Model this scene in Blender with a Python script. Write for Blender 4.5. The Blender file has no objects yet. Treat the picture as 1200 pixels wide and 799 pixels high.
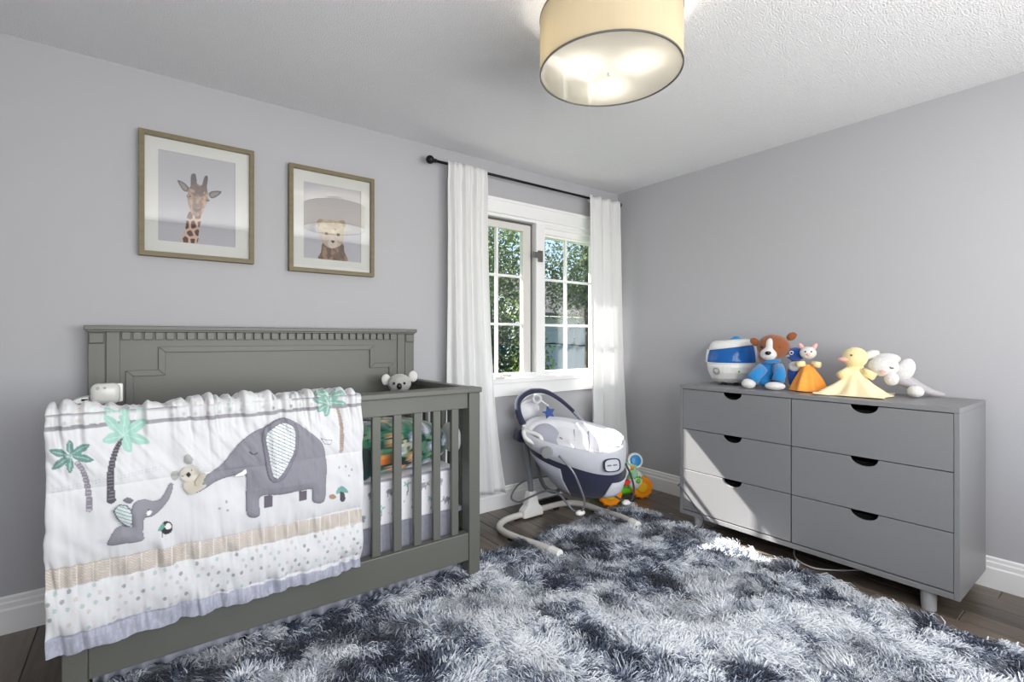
import bpy, bmesh, math, random
import numpy as np
from mathutils import Vector, Matrix, Euler

random.seed(7)
rng = np.random.default_rng(11)
PI = math.pi
scene = bpy.context.scene
COL = scene.collection


def lin(r, g, b):
    f = lambda v: (v / 12.92 if v <= .04045 else ((v + .055) / 1.055) ** 2.4)
    return (f(r / 255), f(g / 255), f(b / 255))


# ------------------------------------------------------------------ camera
cam_d = bpy.data.cameras.new('camera')
cam_d.sensor_width = 36
cam_d.lens = 36 * 579 / 1200
cam_d.shift_y = (397 - 399.5) / 1200 * -1 * -1
cam_d.clip_start = .05
cam_d.clip_end = 300
cam = bpy.data.objects.new('camera', cam_d)
COL.objects.link(cam)
cam.location = (-3.285, -2.852, 1.198)
YAW = math.atan2(770, 579)
cam.rotation_euler = (PI / 2, 0, YAW - PI / 2)
scene.camera = cam

# ------------------------------------------------------------------ sky, sun, added fill light
SUN_TRAVEL = Vector((.465, -1, -.951)).normalized()
world = bpy.data.worlds.new('sky')
scene.world = world
world.use_nodes = True
wn = world.node_tree
wn.nodes.clear()
w_out = wn.nodes.new('ShaderNodeOutputWorld')
w_bg = wn.nodes.new('ShaderNodeBackground')
w_sky = wn.nodes.new('ShaderNodeTexSky')
w_sky.sky_type = 'NISHITA'
w_sky.sun_disc = False
w_sky.sun_elevation = math.asin(-SUN_TRAVEL.z)
w_sky.sun_rotation = math.atan2(-SUN_TRAVEL.x, -SUN_TRAVEL.y)
w_sky.air_density = 1.0
w_sky.dust_density = .6
w_bg.inputs['Strength'].default_value = .25
wn.links.new(w_sky.outputs[0], w_bg.inputs['Color'])
wn.links.new(w_bg.outputs[0], w_out.inputs['Surface'])

sun_d = bpy.data.lights.new('sun', 'SUN')
sun_d.energy = 22
sun_d.angle = math.radians(.6)
sun_d.color = (1, .96, .9)
sun = bpy.data.objects.new('sun', sun_d)
COL.objects.link(sun)
sun.location = (-4, 8, 9)
sun.rotation_euler = SUN_TRAVEL.to_track_quat('-Z', 'Y').to_euler()


def area_light(name, loc, look, sx, sy, energy, color=(1, 1, 1)):
    d = bpy.data.lights.new(name, 'AREA')
    d.shape = 'RECTANGLE'
    d.size, d.size_y, d.energy, d.color = sx, sy, energy, color
    o = bpy.data.objects.new(name, d)
    COL.objects.link(o)
    o.location = loc
    o.rotation_euler = Vector(look).to_track_quat('-Z', 'Z').to_euler()
    return o


# added room fill light, set in a made-up window behind the camera
area_light('added_fill_light', (-2.15, -3.7, 1.45), (0, 1, .26), 3.3, 1.3, 114, (1, .985, .96))

scene.view_settings.view_transform = 'Standard'
scene.view_settings.look = 'None'
scene.view_settings.exposure = 0
scene.view_settings.gamma = 1
scene.view_settings.use_curve_mapping = False
scene.cycles.use_denoising = True
scene.cycles.max_bounces = 10
scene.cycles.diffuse_bounces = 6
scene.cycles.transparent_max_bounces = 12
scene.cycles.sample_clamp_indirect = 6
scene.cycles.caustics_reflective = False
scene.cycles.caustics_refractive = False


# ------------------------------------------------------------------ helpers
ORIGIN = {}


def org(o):
    return ORIGIN.get(o.name, Vector((0, 0, 0))) if o is not None else Vector((0, 0, 0))


def tag(o, label=None, cat=None, group=None, kind=None):
    if label: o['label'] = label
    if cat: o['category'] = cat
    if group: o['group'] = group
    if kind: o['kind'] = kind
    return o


def thing(name, loc, label=None, cat=None, group=None, kind=None):
    o = bpy.data.objects.new(name, None)
    o.empty_display_size = .05
    o.location = loc
    COL.objects.link(o)
    ORIGIN[o.name] = Vector(loc)
    return tag(o, label, cat, group, kind)


def setcol(me, cols):
    a = me.color_attributes.new('Col', 'FLOAT_COLOR', 'POINT')
    c = np.ones((len(me.vertices), 4), np.float32)
    c[:, :3] = cols
    a.data.foreach_set('color', c.ravel())


def raw(name, V, F, mat, parent=None, loc=None, smooth=False, cols=None):
    """mesh object from world-space vertices, stored relative to its own origin"""
    o0 = org(parent) if parent is not None else Vector(loc or (0, 0, 0))
    V = np.asarray(V, float) - np.array(o0)
    me = bpy.data.meshes.new(name)
    if isinstance(F, np.ndarray):
        n, k = F.shape
        me.vertices.add(len(V)); me.vertices.foreach_set('co', V.astype(np.float32).ravel())
        me.loops.add(n * k); me.loops.foreach_set('vertex_index', F.astype(np.int32).ravel())
        me.polygons.add(n); me.polygons.foreach_set('loop_start', np.arange(0, n * k, k, dtype=np.int32))
        me.update(calc_edges=True)
    else:
        me.from_pydata([tuple(v) for v in V], [], F)
        me.update()
    if smooth:
        me.polygons.foreach_set('use_smooth', np.ones(len(me.polygons), bool))
    if cols is not None:
        setcol(me, cols)
    o = bpy.data.objects.new(name, me)
    COL.objects.link(o)
    if mat: me.materials.append(mat)
    if parent is not None:
        o.parent = parent
    else:
        o.location = o0
    ORIGIN[o.name] = o0
    return o


def frame_from(d):
    d = Vector(d).normalized()
    a = Vector((0, 0, 1)) if abs(d.z) < .9 else Vector((1, 0, 0))
    s = d.cross(a).normalized()
    return s, d.cross(s).normalized()


def smooth_path(pts, n=6, closed=False):
    P = [np.array(p, float) for p in pts]
    out = []
    N = len(P)
    for i in range(N if closed else N - 1):
        if closed:
            p0, p1, p2, p3 = P[i - 1], P[i], P[(i + 1) % N], P[(i + 2) % N]
        else:
            p0, p1, p2, p3 = P[max(i - 1, 0)], P[i], P[i + 1], P[min(i + 2, N - 1)]
        for k in range(n):
            t = k / n
            out.append(.5 * ((2 * p1) + (-p0 + p2) * t + (2 * p0 - 5 * p1 + 4 * p2 - p3) * t * t + (-p0 + 3 * p1 - 3 * p2 + p3) * t ** 3))
    if not closed: out.append(P[-1])
    return out


class MB:
    def __init__(s): s.V = []; s.F = []

    def add(s, V, F):
        b = len(s.V)
        s.V += [tuple(v) for v in V]
        s.F += [tuple(i + b for i in f) for f in F]
        return s

    def box(s, a, b, rot=None, piv=None):
        x0, y0, z0 = a; x1, y1, z1 = b
        V = [(x0, y0, z0), (x1, y0, z0), (x1, y1, z0), (x0, y1, z0), (x0, y0, z1), (x1, y0, z1), (x1, y1, z1), (x0, y1, z1)]
        if rot is not None:
            c = Vector(piv) if piv is not None else (Vector(a) + Vector(b)) / 2
            m = Euler(rot).to_matrix()
            V = [tuple(m @ (Vector(v) - c) + c) for v in V]
        return s.add(V, [(0, 3, 2, 1), (4, 5, 6, 7), (0, 1, 5, 4), (1, 2, 6, 5), (2, 3, 7, 6), (3, 0, 4, 7)])

    def cyl(s, p0, p1, r0, r1=None, n=20, cap=True):
        r1 = r0 if r1 is None else r1
        return s.tube([p0, p1], [r0, r1], n)

    def tube(s, path, r, n=10, closed=False, flat=1.0):
        P = [Vector(p) for p in path]; N = len(P)
        R = r if hasattr(r, '__len__') else [r] * N
        V = []; F = []
        pa = None
        for i in range(N):
            if closed: d = P[(i + 1) % N] - P[i - 1]
            else: d = P[min(i + 1, N - 1)] - P[max(i - 1, 0)]
            d.normalize()
            if pa is None: a, b = frame_from(d)
            else:
                a = pa - d * pa.dot(d); a.normalize(); b = d.cross(a)
            pa = a
            for k in range(n):
                t = 2 * PI * k / n
                V.append(P[i] + a * math.cos(t) * R[i] + b * math.sin(t) * R[i] * flat)
        for i in range(N if closed else N - 1):
            j = (i + 1) % N
            for k in range(n):
                F.append((i * n + k, i * n + (k + 1) % n, j * n + (k + 1) % n, j * n + k))
        if not closed:
            F.append(tuple(range(n - 1, -1, -1))); F.append(tuple((N - 1) * n + k for k in range(n)))
        return s.add(V, F)

    def lathe(s, prof, c, n=32, axis=(0, 0, 1), cap=True):
        ax = Vector(axis).normalized(); a, b = frame_from(ax); c = Vector(c)
        V = []; F = []
        for r, h in prof:
            for k in range(n):
                t = 2 * PI * k / n
                V.append(c + ax * h + a * (r * math.cos(t)) - b * (r * math.sin(t)))
        for i in range(len(prof) - 1):
            for k in range(n):
                F.append((i * n + k, (i + 1) * n + k, (i + 1) * n + (k + 1) % n, i * n + (k + 1) % n)[::-1])
        if cap:
            F.append(tuple(range(n - 1, -1, -1))); F.append(tuple((len(prof) - 1) * n + k for k in range(n)))
        return s.add(V, F)

    def ell(s, c, r, axes=None, nu=20, nv=12, e=1.0):
        if not hasattr(r, '__len__'): r = (r, r, r)
        ax = axes or ((1, 0, 0), (0, 1, 0), (0, 0, 1))
        ax = [Vector(a).normalized() for a in ax]; c = Vector(c)
        sp = lambda v: math.copysign(abs(v) ** e, v)
        V = [c - ax[2] * r[2]]; F = []
        for j in range(1, nv):
            ph = -PI / 2 + PI * j / nv
            for k in range(nu):
                t = 2 * PI * k / nu
                V.append(c + ax[0] * r[0] * sp(math.cos(ph)) * sp(math.cos(t)) + ax[1] * r[1] * sp(math.cos(ph)) * sp(math.sin(t)) + ax[2] * r[2] * sp(math.sin(ph)))
        V.append(c + ax[2] * r[2])
        for k in range(nu): F.append((0, 1 + (k + 1) % nu, 1 + k))
        for j in range(nv - 2):
            for k in range(nu):
                a0 = 1 + j * nu
                F.append((a0 + k, a0 + (k + 1) % nu, a0 + nu + (k + 1) % nu, a0 + nu + k))
        l = 1 + (nv - 2) * nu; t = len(V) - 1
        for k in range(nu): F.append((l + k, l + (k + 1) % nu, t))
        return s.add(V, F)

    def prism(s, pts, d):
        """closed 3-D polygon extruded by vector d"""
        n = len(pts); d = Vector(d)
        V = [Vector(p) for p in pts] + [Vector(p) + d for p in pts]
        F = [tuple(range(n - 1, -1, -1)), tuple(range(n, 2 * n))] + [(i, (i + 1) % n, n + (i + 1) % n, n + i) for i in range(n)]
        return s.add(V, F)

    def ring(s, outer, inner, d):
        """closed band between two polygons of equal count, extruded by d"""
        n = len(outer); d = Vector(d)
        O = [Vector(p) for p in outer]; I = [Vector(p) for p in inner]
        V = O + I + [p + d for p in O] + [p + d for p in I]; F = []
        for i in range(n):
            j = (i + 1) % n
            F += [(i, j, n + j, n + i)[::-1], (2 * n + i, 2 * n + j, 3 * n + j, 3 * n + i), (i, j, 2 * n + j, 2 * n + i), (n + i, n + j, 3 * n + j, 3 * n + i)[::-1]]
        return s.add(V, F)

    def build(s, name, mat, parent=None, loc=None, smooth=False, bevel=0, seg=2, remesh=0, sub=0, solid=0, cols=None):
        o = raw(name, s.V, s.F, mat, parent, loc, smooth, cols)
        bm = bmesh.new(); bm.from_mesh(o.data)
        bmesh.ops.recalc_face_normals(bm, faces=bm.faces[:]); bm.to_mesh(o.data); bm.free()
        if remesh:
            m = o.modifiers.new('remesh', 'REMESH'); m.mode = 'VOXEL'; m.voxel_size = remesh; m.use_smooth_shade = True
            m = o.modifiers.new('smooth', 'SMOOTH'); m.factor = .6; m.iterations = 6
        if bevel:
            m = o.modifiers.new('bevel', 'BEVEL'); m.width = bevel; m.segments = seg; m.limit_method = 'ANGLE'; m.angle_limit = math.radians(40)
        if solid:
            m = o.modifiers.new('solid', 'SOLIDIFY'); m.thickness = solid; m.offset = 0
        if sub:
            m = o.modifiers.new('sub', 'SUBSURF'); m.levels = sub; m.render_levels = sub
        return o


def dup(o, loc, parent=None, name=None):
    c = o.copy()
    COL.objects.link(c)
    c.location = loc
    if parent is not None: c.parent = parent
    return c


def grid_faces(nu, nv):
    i = np.arange(nv - 1)[:, None] * nu + np.arange(nu - 1)[None, :]
    return np.stack([i, i + 1, i + nu + 1, i + nu], -1).reshape(-1, 4)


def vnoise(x, y, seed=0):
    """smooth value noise on arrays, 0..1"""
    r = np.random.default_rng(seed).random((64, 64))
    xi = np.floor(x).astype(int); yi = np.floor(y).astype(int)
    fx = x - xi; fy = y - yi
    fx = fx * fx * (3 - 2 * fx); fy = fy * fy * (3 - 2 * fy)
    g = lambda a, b: r[a % 64, b % 64]
    return (g(xi, yi) * (1 - fx) + g(xi + 1, yi) * fx) * (1 - fy) + (g(xi, yi + 1) * (1 - fx) + g(xi + 1, yi + 1) * fx) * fy


def fnoise(x, y, seed=0, o=3):
    return sum(vnoise(x * 2 ** k + 7 * k, y * 2 ** k + 3 * k, seed + k) * .5 ** k for k in range(o)) / sum(.5 ** k for k in range(o))


class Canvas:
    """flat print on a dense grid: colour per vertex, coordinates in metres on the cloth or paper"""
    def __init__(s, X, Z, base):
        s.X = X; s.Z = Z
        s.c = np.empty((len(X), 3)); s.c[:] = lin(*base)

    def put(s, m, col, a=1.0):
        s.c[m] = s.c[m] * (1 - a) + np.array(lin(*col)) * a

    def mask(s, poly):
        P = np.array(poly)
        idx = np.nonzero((s.X >= P[:, 0].min()) & (s.X <= P[:, 0].max()) & (s.Z >= P[:, 1].min()) & (s.Z <= P[:, 1].max()))[0]
        x = s.X[idx]; z = s.Z[idx]; ins = np.zeros(len(idx), bool)
        for i in range(len(P)):
            x0, z0 = P[i - 1]; x1, z1 = P[i]
            if z0 == z1: continue
            cr = ((z0 > z) != (z1 > z)) & (x < (x1 - x0) * (z - z0) / (z1 - z0) + x0)
            ins ^= cr
        return idx[ins]

    def poly(s, p, col, a=1.0, curve=True):
        s.put(s.mask(smooth_path(p, 5, True) if curve else p), col, a)

    def near(s, path, w):
        P = np.array(path); m = np.zeros(len(s.X), bool); t_out = np.zeros(len(s.X))
        idx = np.nonzero((s.X >= P[:, 0].min() - w) & (s.X <= P[:, 0].max() + w) & (s.Z >= P[:, 1].min() - w) & (s.Z <= P[:, 1].max() + w))[0]
        x = s.X[idx]; z = s.Z[idx]; best = np.full(len(idx), 9.); tt = np.zeros(len(idx)); L = 0
        for i in range(len(P) - 1):
            d = P[i + 1] - P[i]; l2 = (d ** 2).sum(); l = math.sqrt(l2)
            t = np.clip(((x - P[i, 0]) * d[0] + (z - P[i, 1]) * d[1]) / max(l2, 1e-12), 0, 1)
            q = np.hypot(x - P[i, 0] - t * d[0], z - P[i, 1] - t * d[1])
            u = q < best; best[u] = q[u]; tt[u] = L + t[u] * l; L += l
        k = best < w
        return idx[k], best[k], tt[k]

    def line(s, path, w, col, a=1.0, closed=False):
        p = list(path) + ([path[0]] if closed else [])
        s.put(s.near(p, w)[0], col, a)

    def ell(s, c, rx, rz, col, a=1.0, rot=0):
        k = np.nonzero((abs(s.X - c[0]) < rx + rz) & (abs(s.Z - c[1]) < rx + rz))[0]
        dx = s.X[k] - c[0]; dz = s.Z[k] - c[1]
        ca, sa = math.cos(rot), math.sin(rot)
        s.put(k[((dx * ca + dz * sa) / rx) ** 2 + ((-dx * sa + dz * ca) / rz) ** 2 < 1], col, a)


# ------------------------------------------------------------------ materials
def mat(name, col, rough=.5, metal=0, bump=0, bscale=60, var=0, vscale=8, attr=None, sheen=0, coat=0, spec=.5, trans=0, coords='Object', stretch=None):
    m = bpy.data.materials.new(name); m.use_nodes = True
    nt = m.node_tree; b = nt.nodes['Principled BSDF']
    b.inputs['Roughness'].default_value = rough
    b.inputs['Metallic'].default_value = metal
    b.inputs['Specular IOR Level'].default_value = spec
    b.inputs['Sheen Weight'].default_value = sheen
    b.inputs['Coat Weight'].default_value = coat
    c = lin(*col) if col else (1, 1, 1)
    b.inputs['Base Color'].default_value = (*c, 1)
    tc = nt.nodes.new('ShaderNodeTexCoord')
    src = tc.outputs[coords]
    if stretch:
        mp = nt.nodes.new('ShaderNodeMapping'); mp.inputs['Scale'].default_value = stretch
        nt.links.new(src, mp.inputs[0]); src = mp.outputs[0]
    if attr:
        at = nt.nodes.new('ShaderNodeAttribute'); at.attribute_name = attr
        base = at.outputs['Color']
        nt.links.new(base, b.inputs['Base Color'])
    elif var:
        n = nt.nodes.new('ShaderNodeTexNoise'); n.inputs['Scale'].default_value = vscale; n.inputs['Detail'].default_value = 5
        nt.links.new(src, n.inputs['Vector'])
        mx = nt.nodes.new('ShaderNodeMix'); mx.data_type = 'RGBA'
        mx.inputs['A'].default_value = (*[v * (1 - var) for v in c], 1); mx.inputs['B'].default_value = (*[min(1, v * (1 + var)) for v in c], 1)
        nt.links.new(n.outputs['Fac'], mx.inputs['Factor']); nt.links.new(mx.outputs['Result'], b.inputs['Base Color'])
    if bump:
        n = nt.nodes.new('ShaderNodeTexNoise'); n.inputs['Scale'].default_value = bscale; n.inputs['Detail'].default_value = 3
        nt.links.new(src, n.inputs['Vector'])
        bp = nt.nodes.new('ShaderNodeBump'); bp.inputs['Strength'].default_value = bump; bp.inputs['Distance'].default_value = .01
        nt.links.new(n.outputs['Fac'], bp.inputs['Height']); nt.links.new(bp.outputs[0], b.inputs['Normal'])
    if trans:
        tr = nt.nodes.new('ShaderNodeBsdfTranslucent'); tr.inputs[0].default_value = (*c, 1)
        if attr: nt.links.new(base, tr.inputs[0])
        ms = nt.nodes.new('ShaderNodeMixShader'); ms.inputs[0].default_value = trans
        nt.links.new(b.outputs[0], ms.inputs[1]); nt.links.new(tr.outputs[0], ms.inputs[2])
        nt.links.new(ms.outputs[0], nt.nodes['Material Output'].inputs['Surface'])
    return m


def glass_mat(name, tint=(1, 1, 1), refl=.08, rough=0.0):
    m = bpy.data.materials.new(name); m.use_nodes = True
    nt = m.node_tree; nt.nodes.clear()
    o = nt.nodes.new('ShaderNodeOutputMaterial'); t = nt.nodes.new('ShaderNodeBsdfTransparent'); g = nt.nodes.new('ShaderNodeBsdfGlossy')
    t.inputs[0].default_value = (*tint, 1); g.inputs['Roughness'].default_value = rough
    x = nt.nodes.new('ShaderNodeMixShader'); x.inputs[0].default_value = refl
    nt.links.new(t.outputs[0], x.inputs[1]); nt.links.new(g.outputs[0], x.inputs[2]); nt.links.new(x.outputs[0], o.inputs[0])
    return m


M = {}
M['wall'] = mat('wall_paint', (178, 178, 182), .75, bump=.03, bscale=220)
M['ceiling'] = mat('stippled_ceiling', (236, 236, 238), .9, bump=1.0, bscale=155, coords='Object')
M['trim'] = mat('white_trim_paint', (238, 238, 238), .4)
M['subfloor'] = mat('dark_subfloor', (30, 26, 24), .9)
M['outer'] = mat('outer_siding', (190, 186, 178), .9)
M['crib'] = mat('grey_crib_paint', (97, 98, 92), .42, bump=.02, bscale=30)
M['dresser'] = mat('grey_dresser_lacquer', (130, 130, 132), .4, bump=.015, bscale=50)
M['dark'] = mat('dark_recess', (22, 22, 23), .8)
M['dresser_leg'] = mat('light_grey_leg', (170, 171, 174), .4)
M['black_metal'] = mat('black_metal', (24, 24, 26), .45, metal=.6)
M['curtain'] = mat('white_curtain_cloth', (240, 240, 240), .9, bump=.12, bscale=400, trans=.25)
M['frame'] = mat('olive_wood_frame', (118, 108, 82), .55, bump=.2, bscale=30, var=.25, vscale=14, stretch=(1, 1, 6))
M['mat_board'] = mat('white_mat_board', (240, 241, 236), .9)
M['print'] = mat('printed_paper', None, .85, attr='Col')
M['pic_glass'] = glass_mat('picture_glass', refl=.25)
M['win_glass'] = glass_mat('window_glass', refl=.05)
M['sash_grey'] = mat('grey_white_sash', (214, 212, 207), .4)
M['hw'] = mat('window_hardware', (120, 118, 115), .35, metal=.6)
M['white_pl'] = mat('white_plastic', (236, 236, 232), .3)
M['clear_pl'] = mat('clear_white_dome', (240, 240, 236), .15, trans=.35)
M['grey_pl'] = mat('grey_plastic', (150, 150, 152), .35)
M['tube_grey'] = mat('grey_metal_tube', (128, 131, 136), .3, metal=.35)
M['tube_white'] = mat('pale_metal_tube', (212, 208, 202), .35)
M['navy'] = mat('navy_fabric', (36, 41, 66), .9, bump=.2, bscale=300, sheen=.2)
M['pale_fab'] = mat('pale_grey_fabric', (198, 200, 207), .9, bump=.15, bscale=250, sheen=.2)
M['seat_white'] = mat('white_seat_fabric', (214, 214, 218), .9, bump=.1, bscale=200, sheen=.2)
M['mid_fab'] = mat('mid_grey_fabric', (165, 166, 178), .9, bump=.15, bscale=250)
M['quilt'] = mat('quilt_cotton', None, .92, attr='Col', bump=.04, bscale=120, sheen=.1)
M['cloth_print'] = mat('printed_cotton', None, .92, attr='Col', bump=.1, bscale=120)
M['skirt'] = mat('lavender_grey_cotton', (156, 158, 170), .95, bump=.2, bscale=80, var=.15, vscale=60)
M['plush_print'] = mat('printed_plush', None, .95, attr='Col', bump=.15, bscale=150, sheen=.4)


def plush(name, c, s=170):
    return mat(name, c, .95, bump=.5, bscale=s, sheen=.5, var=.12, vscale=60)


M['brown_plush'] = plush('brown_plush', (140, 78, 38)); M['white_plush'] = plush('white_plush', (220, 218, 216)); M['blue_plush'] = plush('blue_plush', (30, 130, 196))
M['royal_plush'] = plush('royal_blue_plush', (30, 84, 170)); M['grey_plush'] = plush('grey_plush', (176, 176, 172)); M['pale_yellow'] = plush('pale_yellow_plush', (242, 224, 166))
M['yellow_cloth'] = mat('pale_yellow_satin', (246, 228, 184), .7, bump=.15, bscale=40, sheen=.4); M['orange_cloth'] = mat('orange_cloth', (244, 160, 62), .8, bump=.15, bscale=60, sheen=.3)
M['pink'] = plush('pink_plush', (240, 176, 170)); M['black_bead'] = mat('black_bead', (16, 16, 18), .25); M['grey_cloth'] = mat('grey_plush_cloth', (178, 174, 178), .95, bump=.3, bscale=150, sheen=.3)
M['orange_pl'] = mat('orange_plastic', (250, 150, 20), .35); M['lime_pl'] = mat('lime_plastic', (110, 205, 50), .35); M['mint_pl'] = mat('mint_plastic', (170, 225, 190), .35); M['blue_pl'] = mat('blue_plastic', (20, 140, 205), .3); M['red_pl'] = mat('red_plastic', (225, 60, 55), .35)
M['tank'] = mat('blue_translucent_tank', (52, 136, 224), .12, trans=.5)
M['cord_white'] = mat('white_cord', (205, 205, 205), .5); M['strand_dark'] = mat('dark_grey_strand', (62, 62, 66), .5)


def wood_plank_mat():
    m = bpy.data.materials.new('dark_hardwood'); m.use_nodes = True
    nt = m.node_tree; b = nt.nodes['Principled BSDF']; b.inputs['Roughness'].default_value = .3
    oi = nt.nodes.new('ShaderNodeObjectInfo'); tc = nt.nodes.new('ShaderNodeTexCoord')
    mp = nt.nodes.new('ShaderNodeMapping'); mp.inputs['Scale'].default_value = (16, 1.6, 16)
    add = nt.nodes.new('ShaderNodeVectorMath'); add.operation = 'ADD'
    nt.links.new(tc.outputs['Object'], mp.inputs[0]); nt.links.new(mp.outputs[0], add.inputs[0])
    sc = nt.nodes.new('ShaderNodeVectorMath'); sc.operation = 'SCALE'; sc.inputs['Scale'].default_value = 3
    nt.links.new(oi.outputs['Location'], sc.inputs[0]); nt.links.new(sc.outputs[0], add.inputs[1])
    n = nt.nodes.new('ShaderNodeTexNoise'); n.inputs['Scale'].default_value = 2.2; n.inputs['Detail'].default_value = 6; n.inputs['Distortion'].default_value = .6
    nt.links.new(add.outputs[0], n.inputs['Vector'])
    ad = nt.nodes.new('ShaderNodeMath'); ad.operation = 'MULTIPLY_ADD'; ad.inputs[1].default_value = .45; 
    nt.links.new(oi.outputs['Random'], ad.inputs[0]); 
    ms = nt.nodes.new('ShaderNodeMath'); ms.operation = 'MULTIPLY_ADD'; ms.inputs[1].default_value = .9; ms.inputs[2].default_value = -.16
    nt.links.new(n.outputs['Fac'], ms.inputs[0]); nt.links.new(ms.outputs[0], ad.inputs[2])
    r = nt.nodes.new('ShaderNodeValToRGB')
    r.color_ramp.elements[0].position = .12; r.color_ramp.elements[0].color = (*lin(48, 44, 40), 1)
    r.color_ramp.elements[1].position = .85; r.color_ramp.elements[1].color = (*lin(116, 104, 92), 1)
    nt.links.new(ad.outputs[0], r.inputs[0]); nt.links.new(r.outputs[0], b.inputs['Base Color'])
    bp = nt.nodes.new('ShaderNodeBump'); bp.inputs['Strength'].default_value = .12; bp.inputs['Distance'].default_value = .004
    nt.links.new(n.outputs['Fac'], bp.inputs['Height']); nt.links.new(bp.outputs[0], b.inputs['Normal'])
    return m


M['plank'] = wood_plank_mat()

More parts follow.
